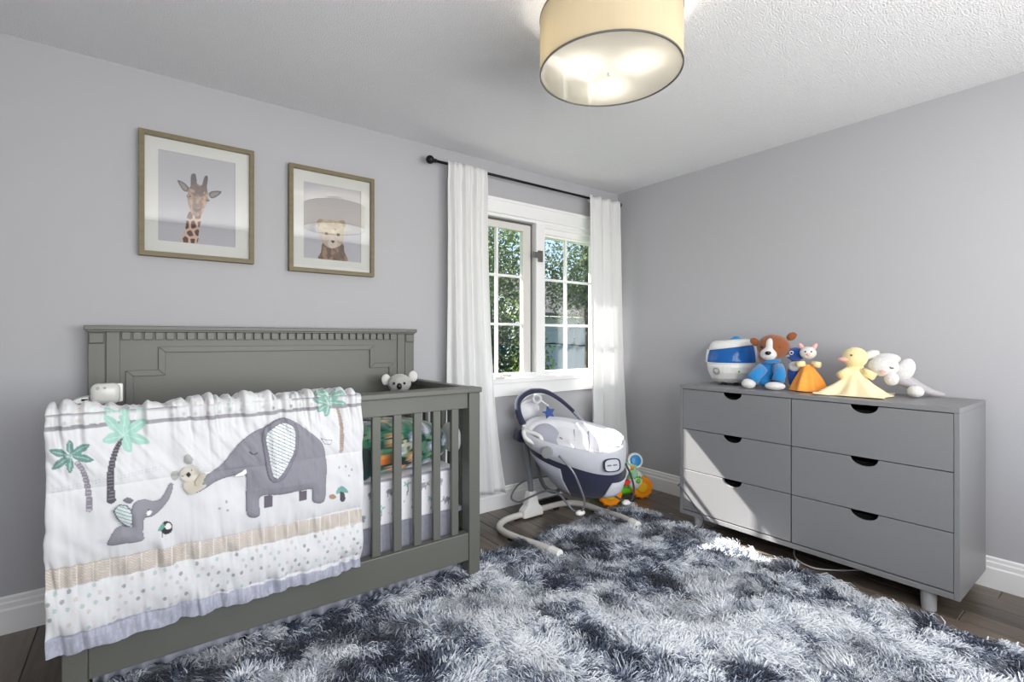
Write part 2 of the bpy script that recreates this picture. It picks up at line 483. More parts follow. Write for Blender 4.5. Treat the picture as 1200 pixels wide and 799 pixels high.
# measured shape tables, metres in the room (x along the window wall, z up)
QUILT = {'stripe': [(-3.51,0.929),(-3.421,0.928),(-3.339,0.927),(-3.204,0.925),(-3.106,0.923),(-2.946,0.922),(-2.766,0.926),(-2.55,0.925)],'chev_top': [(-3.51,0.506),(-3.204,0.502),(-2.946,0.502),(-2.55,0.492)],'chev_bot': [(-3.51,0.444),(-3.204,0.442),(-2.946,0.445),(-2.55,0.435)],'hem_top': [(-3.51,0.3),(-3.317,0.304),(-3.081,0.302),(-2.828,0.295),(-2.55,0.288)],'hem_bot': [(-3.505,0.239),(-3.317,0.241),(-3.081,0.248),(-2.828,0.25),(-2.55,0.254)],'stitch': [(-3.497,0.747),(-3.406,0.756),(-3.321,0.764),(-3.23,0.775)],'palm1': [[(-3.457,0.844),(-3.448,0.86),(-3.448,0.877),(-3.456,0.892),(-3.463,0.879),(-3.463,0.862),(-3.456,0.844)],[(-3.456,0.846),(-3.436,0.845),(-3.42,0.855),(-3.41,0.873),(-3.428,0.874),(-3.444,0.864),(-3.456,0.845)],[(-3.455,0.846),(-3.438,0.826),(-3.419,0.818),(-3.401,0.821),(-3.416,0.838),(-3.435,0.846),(-3.455,0.845)],[(-3.454,0.844),(-3.464,0.826),(-3.464,0.807),(-3.457,0.79),(-3.449,0.804),(-3.448,0.823),(-3.455,0.844)],[(-3.455,0.842),(-3.475,0.84),(-3.49,0.827),(-3.498,0.808),(-3.481,0.81),(-3.466,0.822),(-3.455,0.843)],[(-3.456,0.842),(-3.47,0.862),(-3.486,0.869),(-3.502,0.866),(-3.49,0.85),(-3.474,0.842),(-3.456,0.843)]],'palm2': [[(-3.331,0.889),(-3.315,0.912),(-3.313,0.937),(-3.324,0.961),(-3.337,0.942),(-3.338,0.917),(-3.33,0.889)],[(-3.33,0.891),(-3.301,0.891),(-3.279,0.907),(-3.268,0.934),(-3.293,0.933),(-3.314,0.917),(-3.329,0.891)],[(-3.328,0.892),(-3.308,0.864),(-3.284,0.853),(-3.26,0.857),(-3.278,0.881),(-3.302,0.892),(-3.328,0.891)],[(-3.327,0.89),(-3.333,0.865),(-3.327,0.845),(-3.311,0.832),(-3.306,0.853),(-3.312,0.873),(-3.327,0.89)],[(-3.328,0.886),(-3.35,0.9),(-3.368,0.896),(-3.381,0.878),(-3.363,0.867),(-3.344,0.871),(-3.328,0.887)],[(-3.33,0.887),(-3.338,0.923),(-3.355,0.947),(-3.378,0.958),(-3.371,0.928),(-3.354,0.904),(-3.33,0.888)]],'palm3': [[(-2.687,0.939),(-2.706,0.959),(-2.729,0.968),(-2.752,0.966),(-2.735,0.948),(-2.712,0.94),(-2.686,0.939)],[(-2.684,0.94),(-2.701,0.926),(-2.705,0.908),(-2.699,0.889),(-2.685,0.901),(-2.68,0.919),(-2.685,0.94)],[(-2.686,0.942),(-2.662,0.929),(-2.638,0.927),(-2.618,0.937),(-2.639,0.949),(-2.663,0.95),(-2.686,0.942)],[(-2.687,0.942),(-2.665,0.945),(-2.65,0.958),(-2.646,0.978),(-2.665,0.975),(-2.679,0.962),(-2.687,0.941)],[(-2.685,0.939),(-2.707,0.939),(-2.722,0.929),(-2.728,0.911),(-2.71,0.911),(-2.695,0.921),(-2.685,0.939)],[(-2.688,0.94),(-2.686,0.96),(-2.695,0.975),(-2.711,0.983),(-2.712,0.965),(-2.703,0.95),(-2.687,0.94)]],'trunk1': [(-3.439,0.819),(-3.425,0.787),(-3.417,0.744),(-3.412,0.702),(-3.412,0.672)],'trunk2': [(-3.331,0.882),(-3.348,0.842),(-3.358,0.795),(-3.361,0.74),(-3.358,0.691)],'trunk3': [(-2.651,0.917),(-2.638,0.845),(-2.635,0.783),(-2.637,0.744)],'baby': [(-3.301,0.673),(-3.278,0.68),(-3.25,0.668),(-3.233,0.674),(-3.218,0.697),(-3.209,0.716),(-3.196,0.713),(-3.201,0.683),(-3.215,0.653),(-3.236,0.629),(-3.253,0.617),(-3.273,0.614),(-3.277,0.574),(-3.277,0.545),(-3.322,0.545),(-3.367,0.55),(-3.362,0.577),(-3.347,0.603),(-3.328,0.61),(-3.306,0.598),(-3.312,0.638)],'baby_ear': [(-3.353,0.661),(-3.34,0.678),(-3.318,0.672),(-3.304,0.647),(-3.302,0.615),(-3.313,0.6),(-3.331,0.613),(-3.347,0.637)],'baby_ear2': [(-3.331,0.683),(-3.322,0.694),(-3.309,0.69),(-3.301,0.678),(-3.314,0.671)],'baby_eye': [(-3.269,0.636),(-3.263,0.643),(-3.255,0.636),(-3.259,0.626),(-3.267,0.625)],'baby_tail': [(-3.391,0.573),(-3.378,0.574),(-3.365,0.564),(-3.37,0.557),(-3.388,0.563)],'ele': [(-3.147,0.671),(-3.161,0.693),(-3.135,0.717),(-3.109,0.726),(-3.074,0.743),(-3.043,0.774),(-3.006,0.824),(-2.965,0.857),(-2.923,0.877),(-2.888,0.896),(-2.843,0.899),(-2.802,0.875),(-2.759,0.838),(-2.721,0.802),(-2.703,0.761),(-2.695,0.698),(-2.699,0.638),(-2.707,0.56),(-2.752,0.567),(-2.757,0.616),(-2.797,0.618),(-2.87,0.617),(-2.935,0.62),(-2.937,0.554),(-2.978,0.561),(-2.982,0.631),(-2.983,0.703),(-3.018,0.709),(-3.07,0.7),(-3.116,0.676)],'ele_ear': [(-2.933,0.853),(-2.901,0.89),(-2.861,0.903),(-2.825,0.889),(-2.803,0.843),(-2.805,0.784),(-2.827,0.728),(-2.854,0.684),(-2.886,0.667),(-2.91,0.688),(-2.923,0.762)],'ele_ear_in': [(-2.921,0.842),(-2.895,0.874),(-2.861,0.885),(-2.832,0.874),(-2.817,0.84),(-2.819,0.791),(-2.839,0.738),(-2.865,0.699),(-2.886,0.683),(-2.898,0.699),(-2.91,0.769)],'ele_legs': [[(-2.924,0.622),(-2.895,0.62),(-2.895,0.576),(-2.924,0.578)],[(-2.803,0.618),(-2.775,0.617),(-2.775,0.579),(-2.803,0.581)]],'tusk': [(-3.02,0.713),(-2.998,0.724),(-2.983,0.733),(-2.978,0.716),(-2.992,0.705),(-3.013,0.706)],'ele_eye': [(-2.971,0.791),(-2.963,0.782),(-2.955,0.781),(-2.947,0.786)],'ele_tail': [(-2.719,0.807),(-2.701,0.799),(-2.675,0.794),(-2.681,0.78),(-2.701,0.781)],'koala_face': [(-3.18,0.735),(-3.177,0.755),(-3.161,0.765),(-3.14,0.767),(-3.125,0.757),(-3.122,0.736),(-3.133,0.719),(-3.153,0.712),(-3.17,0.718)],'koala_body': [(-3.172,0.708),(-3.166,0.687),(-3.151,0.67),(-3.131,0.675),(-3.104,0.691),(-3.116,0.719),(-3.148,0.73)],'koala_arm': [(-3.138,0.712),(-3.116,0.742),(-3.104,0.733),(-3.109,0.718),(-3.129,0.695)],'koala_ears': [[(-3.205,0.739),(-3.199,0.754),(-3.185,0.753),(-3.18,0.735),(-3.187,0.721),(-3.199,0.723)],[(-3.168,0.781),(-3.166,0.804),(-3.153,0.807),(-3.141,0.79),(-3.144,0.773),(-3.157,0.769)]],'koala_ear_in': [(-3.199,0.737),(-3.193,0.747),(-3.185,0.743),(-3.186,0.728),(-3.194,0.726)],'koala_nose': [(-3.162,0.74),(-3.155,0.747),(-3.148,0.737),(-3.155,0.729)],'koala_eyes': [(-3.171,0.735),(-3.146,0.751)],'bird': [(-3.232,0.572),(-3.224,0.591),(-3.209,0.59),(-3.2,0.575),(-3.202,0.554),(-3.215,0.548),(-3.227,0.556)],'bird_belly': [(-3.218,0.582),(-3.208,0.584),(-3.202,0.571),(-3.211,0.563),(-3.219,0.57)],'bird_beak': [(-3.24,0.566),(-3.232,0.582),(-3.224,0.587),(-3.221,0.574),(-3.232,0.564)],'umb': [(-2.659,0.577),(-2.655,0.594),(-2.638,0.605),(-2.62,0.591),(-2.611,0.573),(-2.636,0.579)],'umb_stem': [(-2.644,0.579),(-2.628,0.576),(-2.624,0.546),(-2.64,0.543)],'shroom': [(-2.687,0.577),(-2.671,0.58),(-2.659,0.565),(-2.669,0.559),(-2.683,0.564)],'specks': [(-3.043,0.624),(-3.064,0.605),(-3.04,0.594),(-2.646,0.681),(-2.62,0.682),(-2.597,0.666),(-2.609,0.643)],'grass': [(-3.473,0.684),(-3.466,0.677)]}
GIRAFFE = {'neck': [(-3.098,1.809),(-3.045,1.806),(-3.056,1.74),(-3.067,1.66),(-3.13,1.66),(-3.115,1.714)],'head': [(-3.09,1.94),(-3.077,1.95),(-3.041,1.944),(-3.022,1.924),(-3.017,1.897),(-3.024,1.865),(-3.036,1.837),(-3.044,1.809),(-3.065,1.793),(-3.085,1.801),(-3.095,1.828),(-3.102,1.854),(-3.106,1.886),(-3.099,1.919)],'horns': [[(-3.09,1.986),(-3.082,1.998),(-3.073,1.998),(-3.068,1.981),(-3.067,1.953),(-3.073,1.934),(-3.089,1.929),(-3.092,1.949)],[(-3.036,1.987),(-3.03,1.998),(-3.021,1.997),(-3.02,1.981),(-3.024,1.947),(-3.025,1.928),(-3.041,1.935),(-3.044,1.948)]],'crown': [(-3.092,1.935),(-3.068,1.955),(-3.056,1.939),(-3.041,1.951),(-3.022,1.932),(-3.033,1.903),(-3.056,1.89),(-3.077,1.891),(-3.092,1.912)],'ears': [[(-3.145,1.953),(-3.123,1.95),(-3.107,1.938),(-3.096,1.922),(-3.104,1.906),(-3.123,1.911)],[(-3.017,1.911),(-3.001,1.928),(-2.963,1.933),(-2.976,1.909),(-3.004,1.891)]],'ears_in': [[(-3.136,1.946),(-3.121,1.941),(-3.107,1.925),(-3.109,1.912),(-3.123,1.921)],[(-3.009,1.909),(-2.996,1.922),(-2.973,1.926),(-2.983,1.911),(-3.003,1.899)]],'nose': [(-3.082,1.839),(-3.071,1.83),(-3.057,1.832),(-3.046,1.843),(-3.051,1.823),(-3.067,1.812),(-3.078,1.819)],'blaze': [(-3.073,1.892),(-3.051,1.893),(-3.048,1.845),(-3.081,1.841)],'eyes': [(-3.099,1.886),(-3.022,1.879)]}
CUB = {'body': [(-2.466,1.737),(-2.366,1.744),(-2.351,1.698),(-2.339,1.64),(-2.49,1.643),(-2.481,1.682)],'head': [(-2.495,1.811),(-2.478,1.855),(-2.442,1.867),(-2.386,1.868),(-2.356,1.839),(-2.351,1.783),(-2.372,1.733),(-2.419,1.709),(-2.46,1.723),(-2.485,1.762)],'ears': [[(-2.495,1.811),(-2.504,1.847),(-2.485,1.866),(-2.46,1.858),(-2.473,1.833)],[(-2.385,1.859),(-2.368,1.875),(-2.347,1.869),(-2.347,1.841),(-2.36,1.825)]],'muzzle': [(-2.442,1.744),(-2.419,1.761),(-2.391,1.748),(-2.394,1.722),(-2.419,1.709),(-2.44,1.718)],'nose': [(-2.428,1.753),(-2.405,1.754),(-2.416,1.738)],'eyes': [(-2.451,1.789),(-2.386,1.79)]}
SWING = {'wire_near': [(-1.268,-0.64,0.493),(-1.223,-0.712,0.408),(-1.182,-0.742,0.296),(-1.152,-0.74,0.208),(-1.158,-0.711,0.15),(-1.17,-0.664,0.15),(-1.187,-0.614,0.192),(-1.191,-0.548,0.229),(-1.205,-0.45,0.223),(-1.227,-0.321,0.156),(-1.248,-0.229,0.103),(-1.254,-0.151,0.101),(-1.213,-0.106,0.129),(-1.133,-0.091,0.176),(-1.038,-0.137,0.207),(-0.964,-0.218,0.225),(-0.94,-0.299,0.227)],'wire_far': [(-0.837,-0.789,0.411),(-0.811,-0.808,0.341),(-0.794,-0.821,0.255),(-0.803,-0.815,0.19),(-0.833,-0.792,0.169),(-0.884,-0.753,0.201),(-0.93,-0.694,0.244)],'arm': [(-1.14,-0.261,0.484),(-1.131,-0.268,0.368),(-1.101,-0.277,0.238),(-1.062,-0.294,0.171),(-1.029,-0.344,0.159),(-1.047,-0.406,0.212),(-1.114,-0.431,0.319),(-1.198,-0.492,0.422),(-1.24,-0.523,0.499)],'post': [(-1.099,-0.192,0.111),(-1.135,-0.19,0.324),(-1.167,-0.191,0.523)],'handle': [(-1.291,-0.348,0.601),(-1.312,-0.357,0.583),(-1.314,-0.393,0.556),(-1.283,-0.441,0.533),(-1.263,-0.468,0.541),(-1.259,-0.447,0.58)],'arch': [(-1.304,-0.338,0.645),(-1.302,-0.289,0.706),(-1.27,-0.238,0.771),(-1.205,-0.212,0.815),(-1.099,-0.192,0.836),(-0.975,-0.185,0.821),(-0.857,-0.199,0.759),(-0.75,-0.229,0.667),(-0.655,-0.275,0.557)],'pivot': [(-1.279,-0.544,0.497)],'star': [(-1.04,-0.286,0.693)],'head': [(-1.115,-0.155,0.738)],'hub': [(-1.185,-0.177,0.065),(-1.123,-0.174,0.099)],'ring': [(-1.106,-0.237,0.787)]}
WALKER = {'wl': (-0.588,-0.438,0.094),'wr': (-0.229,-0.458,0.058),'heart': (-0.435,-0.466,0.129),'paw': (-0.284,-0.454,0.131),'neck': (-0.33,-0.419,0.221),'disc': (-0.326,-0.448,0.278),'base': (-0.273,-0.437,0.022),'behind': (-0.488,-0.264,-0.013)}

# ================================================================== SETTING
RX0, RY0, RZ = -4.3, -3.6, 2.44
T = .16


def struct(o, ):
    o['kind'] = 'structure'; return o


# window wall with its opening
WX0, WX1, WZ0, WZ1 = -1.57, -.165, .93, 2.085
b = MB()
b.box((RX0 - T, 0, 0), (WX0, T, RZ)).box((WX1, 0, 0), (T, T, RZ)).box((WX0, 0, 0), (WX1, T, WZ0)).box((WX0, 0, WZ1), (WX1, T, RZ))
struct(b.build('wall_back', M['wall'], loc=(-2, 0, 0)))
struct(MB().box((0, RY0 - T, 0), (T, 0, RZ)).build('wall_right', M['wall'], loc=(0, -2, 0)))
struct(MB().box((RX0 - T, RY0 - T, 0), (RX0, 0, RZ)).build('wall_left', M['wall'], loc=(RX0, -2, 0)))
b = MB()
b.box((RX0, RY0 - T, 0), (-3.9, RY0, RZ)).box((-.4, RY0 - T, 0), (0, RY0, RZ)).box((-3.9, RY0 - T, 0), (-.4, RY0, .75)).box((-3.9, RY0 - T, 2.12), (-.4, RY0, RZ))
struct(b.build('wall_front', M['wall'], loc=(-2, RY0, 0)))
struct(MB().box((RX0 - T, RY0 - T, RZ), (T, T, RZ + .12)).build('ceiling', M['ceiling'], loc=(-2, -2, RZ)))
floor = struct(MB().box((RX0 - T, RY0 - T, -.1), (T, T, -.0125)).build('floor', M['subfloor'], loc=(-2, -2, 0)))
# roof overhang outside, it cuts the top of the sunbeam
struct(MB().box((-5, T, 2.30), (1, .72, 2.42)).build('trim_1', M['outer'], loc=(-2, .4, 2.4)))

# hardwood planks, each one an object
PW = .125
protos = {}
for L in (.7, .95, 1.2):
    V = [(-PW / 2 + .001, -L / 2 + .001, -.012), (PW / 2 - .001, -L / 2 + .001, -.012), (PW / 2 - .001, L / 2 - .001, -.012), (-PW / 2 + .001, L / 2 - .001, -.012)]
    e = .0028
    V += [(v[0], v[1], -.0022) for v in V] + [(v[0] - math.copysign(e, v[0]), v[1] - math.copysign(e, v[1]), 0) for v in V]
    F = [(8, 9, 10, 11)] + [(k + i, k + (i + 1) % 4, k + 4 + (i + 1) % 4, k + 4 + i) for k in (0, 4) for i in range(4)]
    me = bpy.data.meshes.new('plank'); me.from_pydata(V, [], F); me.materials.append(M['plank']); protos[L] = me
n = int(math.ceil(-RX0 / PW))
for i in range(n):
    y = 0.0
    first = True
    while y > RY0 - .05:
        L = random.choice((.7, .95, 1.2))
        if first: y += random.random() * .5; first = False
        o = bpy.data.objects.new('plank', protos[L]); COL.objects.link(o)
        o.parent = floor
        o.location = Vector((-PW / 2 - i * PW, y - L / 2, random.uniform(-.0004, .0004))) - org(floor)
        y -= L

# baseboards: stepped moulding
prof = [(0, 0), (.018, 0), (.018, .095), (.013, .102), (.013, .122), (.008, .128), (.008, .142), (0, .149)]


def baseboard(name, p0, p1, nrm):
    p0 = Vector(p0); d = Vector(p1) - p0; nv = Vector(nrm)
    pts = [p0 + nv * a + Vector((0, 0, z)) for a, z in prof]
    struct(MB().prism(pts, d).build(name, M['trim'], loc=p0))


baseboard('baseboard_back', (RX0, 0, 0), (0, 0, 0), (0, -1, 0))
baseboard('baseboard_right', (0, RY0, 0), (0, 0, 0), (-1, 0, 0))
baseboard('baseboard_left', (RX0, RY0, 0), (RX0, 0, 0), (1, 0, 0))
baseboard('baseboard_front', (RX0, RY0, 0), (0, RY0, 0), (0, 1, 0))

# ------------------------------------------------------------------ window in view
win = struct(thing('window_1', (-.94, 0, .9)))
tm = M['trim']
b = MB()   # casing round the opening, two steps
for (x0, x1, z0, z1) in ((WX0 - .085, WX1 + .085, WZ1, WZ1 + .1), (WX0 - .085, WX0, WZ0, WZ1), (WX1, WX1 + .085, WZ0, WZ1)):
    b.box((x0, -.02, z0), (x1, 0, z1))
b.box((WX0 - .095, -.03, WZ1 + .085), (WX1 + .095, 0, WZ1 + .105))
b.build('casing', tm, win, bevel=.003)
b = MB().box((WX0 - .11, -.045, WZ0 - .045), (WX1 + .11, .06, WZ0 - .012)).box((WX0 - .085, -.018, WZ0 - .14), (WX1 + .085, 0, WZ0 - .045))
b.build('sill', tm, win, bevel=.003)
MX0, MX1 = -.915, -.83
b = MB()
b.box((WX0, .0, WZ0 - .012), (WX0 + .012, T, WZ1)).box((WX1 - .03, 0, WZ0 - .012), (WX1, T, WZ1)).box((WX0, 0, WZ1 - .02), (WX1, T, WZ1)).box((WX0, -.001, WZ0 - .012), (WX1, .029, WZ0 + .02)).box((WX0, .029, WZ0 - .012), (WX1, T, WZ0 - .001))
b.build('frame', tm, win)
MB().box((MX1, -.0005, WZ0 - .012), (WX1, .0495, .951)).build('stool', tm, win)
MB().box((MX0, -.006, WZ0 - .012), (MX1, .13, WZ1 - .02)).build('mullion', tm, win, bevel=.004)


def sash(x0, x1, z0, z1, y0, y1, w, wt, wb, m, xm):
    """sash frame with three by two panes"""
    b = MB().box((x0, y0, z0), (x0 + w, y1, z1)).box((x1 - w, y0, z0), (x1, y1, z1)).box((x0 + w, y0, z0), (x1 - w, y1, z0 + wb)).box((x0 + w, y0, z1 - wt), (x1 - w, y1, z1))
    s = b.build('sash', m, win, bevel=.003)
    ix0, ix1, iz0, iz1 = x0 + w, x1 - w, z0 + wb, z1 - wt
    yc = (y0 + y1) / 2
    b = MB(); t = .009
    zs = [iz0 + (iz1 - iz0) * k / 3 for k in range(4)]
    zs[1], zs[2] = 1.305, 1.658
    b.box((xm - t, yc - .012, iz0), (xm + t, yc + .012, iz1))
    for z in zs[1:3]:
        b.box((ix0, yc - .0115, z - t), (ix1, yc + .0115, z + t))
    b.build('muntin', M['trim'], s)
    for k in range(3):
        for a, c in ((ix0, xm - t), (xm + t, ix1)):
            MB().box((a, yc - .002, zs[k] + (t if k else 0)), (c, yc + .002, zs[k + 1] - (t if k < 2 else 0))).build('pane', M['win_glass'], s)
    return s


MB().box((MX0 - .03, .05, .95), (MX0, .07, 2.065)).box((WX0 + .012, .05, 2.043), (MX0 - .03, .07, 2.065)).build('weatherstrip', M['hw'], win)
sash(-1.557, MX0 - .028, .92, 2.045, .03, .075, .07, .05, .03, M['sash_grey'], -1.242)
b = MB().box((MX1, .02, 2.0), (WX1 - .03, .12, 2.065)).box((MX1, .045, 1.985), (WX1 - .03, .12, 2.0)).box((MX1, .0, 2.04), (WX1 - .03, .02, 2.065))
b.build('head_stop', tm, win, bevel=.003)
sash(MX1 + .001, WX1 - .03, .922, 2.0, .05, .09, .012, .012, .03, M['trim'], -.552)
b = MB().box((-.905, -.02, 1.775), (-.862, -.006, 1.86)).box((-.96, -.03, 1.80), (-.88, -.018, 1.845))
b.build('latch', M['hw'], win, bevel=.003)
b = MB().box((-1.33, -.062, .918), (-1.25, -.03, .935)).tube([(-1.29, -.05, .935), (-1.27, -.06, .945), (-1.215, -.065, .943)], .006, 8).ell((-1.21, -.065, .943), .011)
b.build('crank_handle', M['sash_grey'], win)
# made-up window framing the added fill light (seen only as a reflection)
w2 = struct(thing('added_fill_window', (-1.9, RY0, .75)))
b = MB()
for x in (-3.9, -2.74, -1.58, -.45): b.box((x, RY0 - .1, .75), (x + .05, RY0 - .03, 2.12))
b.box((-3.85, RY0 - .1, .75), (-.45, RY0 - .03, .8)).box((-3.85, RY0 - .1, 2.07), (-.45, RY0 - .03, 2.12))
b.build('frame', tm, w2)
MB().box((-3.85, RY0 - .06, .8), (-.45, RY0 - .055, 2.07)).build('pane', M['win_glass'], w2)

# floor register under the window
fr = thing('floor_register', (-.9, -.1, 0), 'dark metal floor register in the planks behind the baby swing', 'vent')
MB().ring([(-1.06, -.16, .0006), (-.74, -.16, .0006), (-.74, -.055, .0006), (-1.06, -.055, .0006)], [(-1.045, -.148, .0006), (-.755, -.148, .0006), (-.755, -.067, .0006), (-1.045, -.067, .0006)], (0, 0, .006)).build('frame', M['black_metal'], fr)
for k in range(14):
    x = -1.035 + k * .0208
    MB().box((x, -.15, .001), (x + .008, -.066, .0055)).build('slat', M['black_metal'], fr)

# ------------------------------------------------------------------ curtain rod and curtains
rod = thing('curtain_rod', (-1, -.085, 2.31), 'thin black metal curtain rod with ball ends above the window', 'curtain rod')
MB().cyl((-1.80, -.085, 2.315), (-.13, -.085, 2.315), .009, n=14).build('rod', M['black_metal'], rod, smooth=True)
for x, s in ((-1.80, -1), (-.13, 1)):
    MB().cyl((x, -.085, 2.315), (x + s * .025, -.085, 2.315), .013, n=14).ell((x + s * .043, -.085, 2.315), .026).build('finial', M['black_metal'], rod, smooth=True)
    xb = x - s * .16
    MB().tube([(xb, -.085, 2.315), (xb, -.085, 2.30), (xb, -.0, 2.30)], .006, 8).cyl((xb, -.008, 2.30), (xb, -.001, 2.30), .02).build('bracket', M['black_metal'], rod)


def curtain(xt0, xt1, xb0, xb1, zb, nf, seed, label):
    nu, nv = 150, 70
    u = np.linspace(0, 1, nu)[None, :]; v = np.linspace(0, 1, nv)[:, None]
    e = v ** 2.6
    x = (xt0 + (xt1 - xt0) * u) * (1 - e) + (xb0 + (xb1 - xb0) * u) * e
    ph = 2 * PI * nf * (u + .03 * np.sin(5 * v + seed) * v)
    amp = .014 + .016 * v
    y = -.108 - .02 * v + amp * np.sin(ph + seed) + .005 * np.sin(2.3 * ph + 2 * v + seed * 2) * (.4 + v)
    y = y + .006 * (fnoise(u * 6 + v * 0 + seed, v * 14 + u * 0, 3) - .5)
    pin = np.exp(-((v - .06) / .05) ** 2)
    y = y * 1 + pin * .006 * np.sin(ph * 2)
    y = np.minimum(y, -.062 - .02 * np.minimum(1, v * 6))
    y = np.where(v < .05, np.minimum(y, -.099), y)
    x = x + .004 * np.sin(ph * 1.0 + 1)
    z = 2.335 + (zb - 2.335) * v + .006 * np.sin(ph * .5) * v + 0 * u - .01 * np.abs(np.sin(ph / 2)) * (1 - v) ** 8
    V = np.stack([x, y, z + 0 * u], -1).reshape(-1, 3)
    t = thing('curtain', ((xt0 + xt1) / 2, -.1, zb), label, 'curtain', 'white curtains at the window')
    o = raw('panel', V, grid_faces(nu, nv)[:, ::-1], M['curtain'], t, smooth=True)
    s = o.modifiers.new('solid', 'SOLIDIFY'); s.thickness = .003; s.offset = 0
    for k in range(4):
        xx = xt0 + (xt1 - xt0) * (k + .5) / 4
        pts = [(xx, -.100, 2.30), (xx, -.0985, 2.322), (xx, -.085, 2.3275), (xx, -.073, 2.318), (xx, -.075, 2.29), (xx, -.1, 2.27)]
        b = MB()
        for i in range(5):
            (xa, ya, za), (xb, yb, zb_) = pts[i], pts[i + 1]
            b.add([(xa - .02, ya, za), (xa + .02, ya, za), (xb + .02, yb, zb_), (xb - .02, yb, zb_)], [(0, 1, 2, 3)])
        b.build('tab', M['curtain'], t)


curtain(-1.725, -1.432, -1.76, -1.30, .16, 3.4, 1.3, 'long white curtain left of the window, hanging behind the crib end')
curtain(-.466, -.105, -.468, -.02, .15, 3.3, 4.1, 'long white curtain right of the window, in the room corner')

# ------------------------------------------------------------------ framed animal pictures
def picture(x0, z0, w, h, label, paint, mw):
    """box frame on the window wall, mat, print and glass"""
    x1, z1 = x0 + w, z0 + h
    t = thing('framed_picture', (x0 + w / 2, 0, z0), label, 'picture', 'framed animal pictures over the crib')
    f = .022; R = lambda a, y: [(x0 + a, y, z0 + a), (x1 - a, y, z0 + a), (x1 - a, y, z1 - a), (x0 + a, y, z1 - a)]
    MB().ring(R(0, -.002), R(f, -.002), (0, -.036, 0)).build('frame', M['frame'], t, bevel=.002)
    MB().box((x0 + .004, -.008, z0 + .004), (x1 - .004, -.003, z1 - .004)).build('backing', M['dark'], t)
    wx0, wz0, wx1, wz1 = mw
    inner = [(wx0, -.014, wz0), (wx1, -.014, wz0), (wx1, -.014, wz1), (wx0, -.014, wz1)]
    MB().ring(R(f - .004, -.014), inner, (0, -.004, 0)).build('mat_board', M['mat_board'], t)
    nu = 170; nv = int(nu * (wz1 - wz0) / (wx1 - wx0))
    X, Z = np.meshgrid(np.linspace(wx0 - .004, wx1 + .004, nu), np.linspace(wz0 - .004, wz1 + .004, nv))
    c = Canvas(X.ravel(), Z.ravel(), (196, 197, 204)); paint(c)
    V = np.stack([c.X, np.full(len(c.X), -.0125), c.Z], -1)
    raw('print', V, grid_faces(nu, nv), M['print'], t, cols=c.c)
    V = [(x0 + .016, -.026, z0 + .016), (x1 - .016, -.026, z0 + .016), (x1 - .016, -.026, z1 - .016), (x0 + .016, -.026, z1 - .016)]
    raw('glass', V, [(0, 1, 2, 3)], M['pic_glass'], t)
    return t


def cells(c, idx, size, col, edge, seed):
    r = np.random.default_rng(seed)
    x = c.X[idx]; z = c.Z[idx]
    gx = np.arange(x.min() - size, x.max() + 2 * size, size); gz = np.arange(z.min() - size, z.max() + 2 * size, size * 1.35)
    P = np.array([(a + r.uniform(-.28, .28) * size + (k % 2) * size * .5, b_ + r.uniform(-.3, .3) * size) for a in gx for k, b_ in enumerate(gz)])
    d = np.hypot(x[:, None] - P[None, :, 0], (z[:, None] - P[None, :, 1]) / 1.3)
    d.sort(axis=1)
    c.put(idx[(d[:, 1] - d[:, 0]) > edge], col)


def paint_giraffe(c):
    g = GIRAFFE
    c.poly(g['neck'], (222, 190, 165))
    cells(c, c.mask(smooth_path(g['neck'], 5, True)), .033, (84, 30, 16), .0085, 5)
    for e in g['ears']: c.poly(e, (34, 28, 26))
    for e in g['ears_in']: c.poly(e, (128, 120, 114))
    c.poly(g['head'], (172, 130, 98))
    for hn in g['horns']: c.poly(hn, (60, 38, 28))
    c.poly(g['crown'], (84, 56, 40))
    c.poly(g['blaze'], (150, 108, 74))
    c.poly(g['nose'], (84, 50, 36))
    m = c.mask(smooth_path(g['head'], 5, True)); nz = fnoise(c.X[m] * 90, c.Z[m] * 60, 4)
    c.put(m[nz > .6], (214, 182, 154), .6); c.put(m[nz < .36], (110, 76, 54), .5)
    for e in g['eyes']: c.ell(e, .009, .0065, (28, 20, 18)); c.ell((e[0] - .002, e[1] + .002), .0018, .0018, (220, 220, 220))


def paint_cub(c):
    g = CUB
    c.poly(g['body'], (122, 96, 76)); m = c.mask(smooth_path(g['body'], 5, True)); nz = fnoise(c.X[m] * 50, c.Z[m] * 30, 9)
    c.put(m[nz > .55], (170, 138, 104), .8); c.put(m[nz < .4], (86, 68, 56), .6)
    for e in g['ears']: c.poly(e, (180, 158, 132))
    c.poly(g['head'], (196, 178, 156)); m = c.mask(smooth_path(g['head'], 5, True)); nz = fnoise(c.X[m] * 60, c.Z[m] * 60, 2); c.put(m[nz > .55], (212, 198, 178), .7)  # head and ears painted pale, as if washed out by the lamp's reflection
    c.poly(g['muzzle'], (226, 214, 200)); c.poly(g['nose'], (60, 44, 40))
    for e in g['eyes']: c.ell(e, .009, .009, (30, 22, 20))


picture(-3.292, 1.582, .473, .578, 'olive wood framed giraffe portrait over the left half of the crib', paint_giraffe, (-3.219, 1.659, -2.902, 2.084))
picture(-2.652, 1.563, .470, .576, 'olive wood framed picture reflecting the lit ceiling lamp', paint_cub, (-2.574, 1.642, -2.256, 2.057))

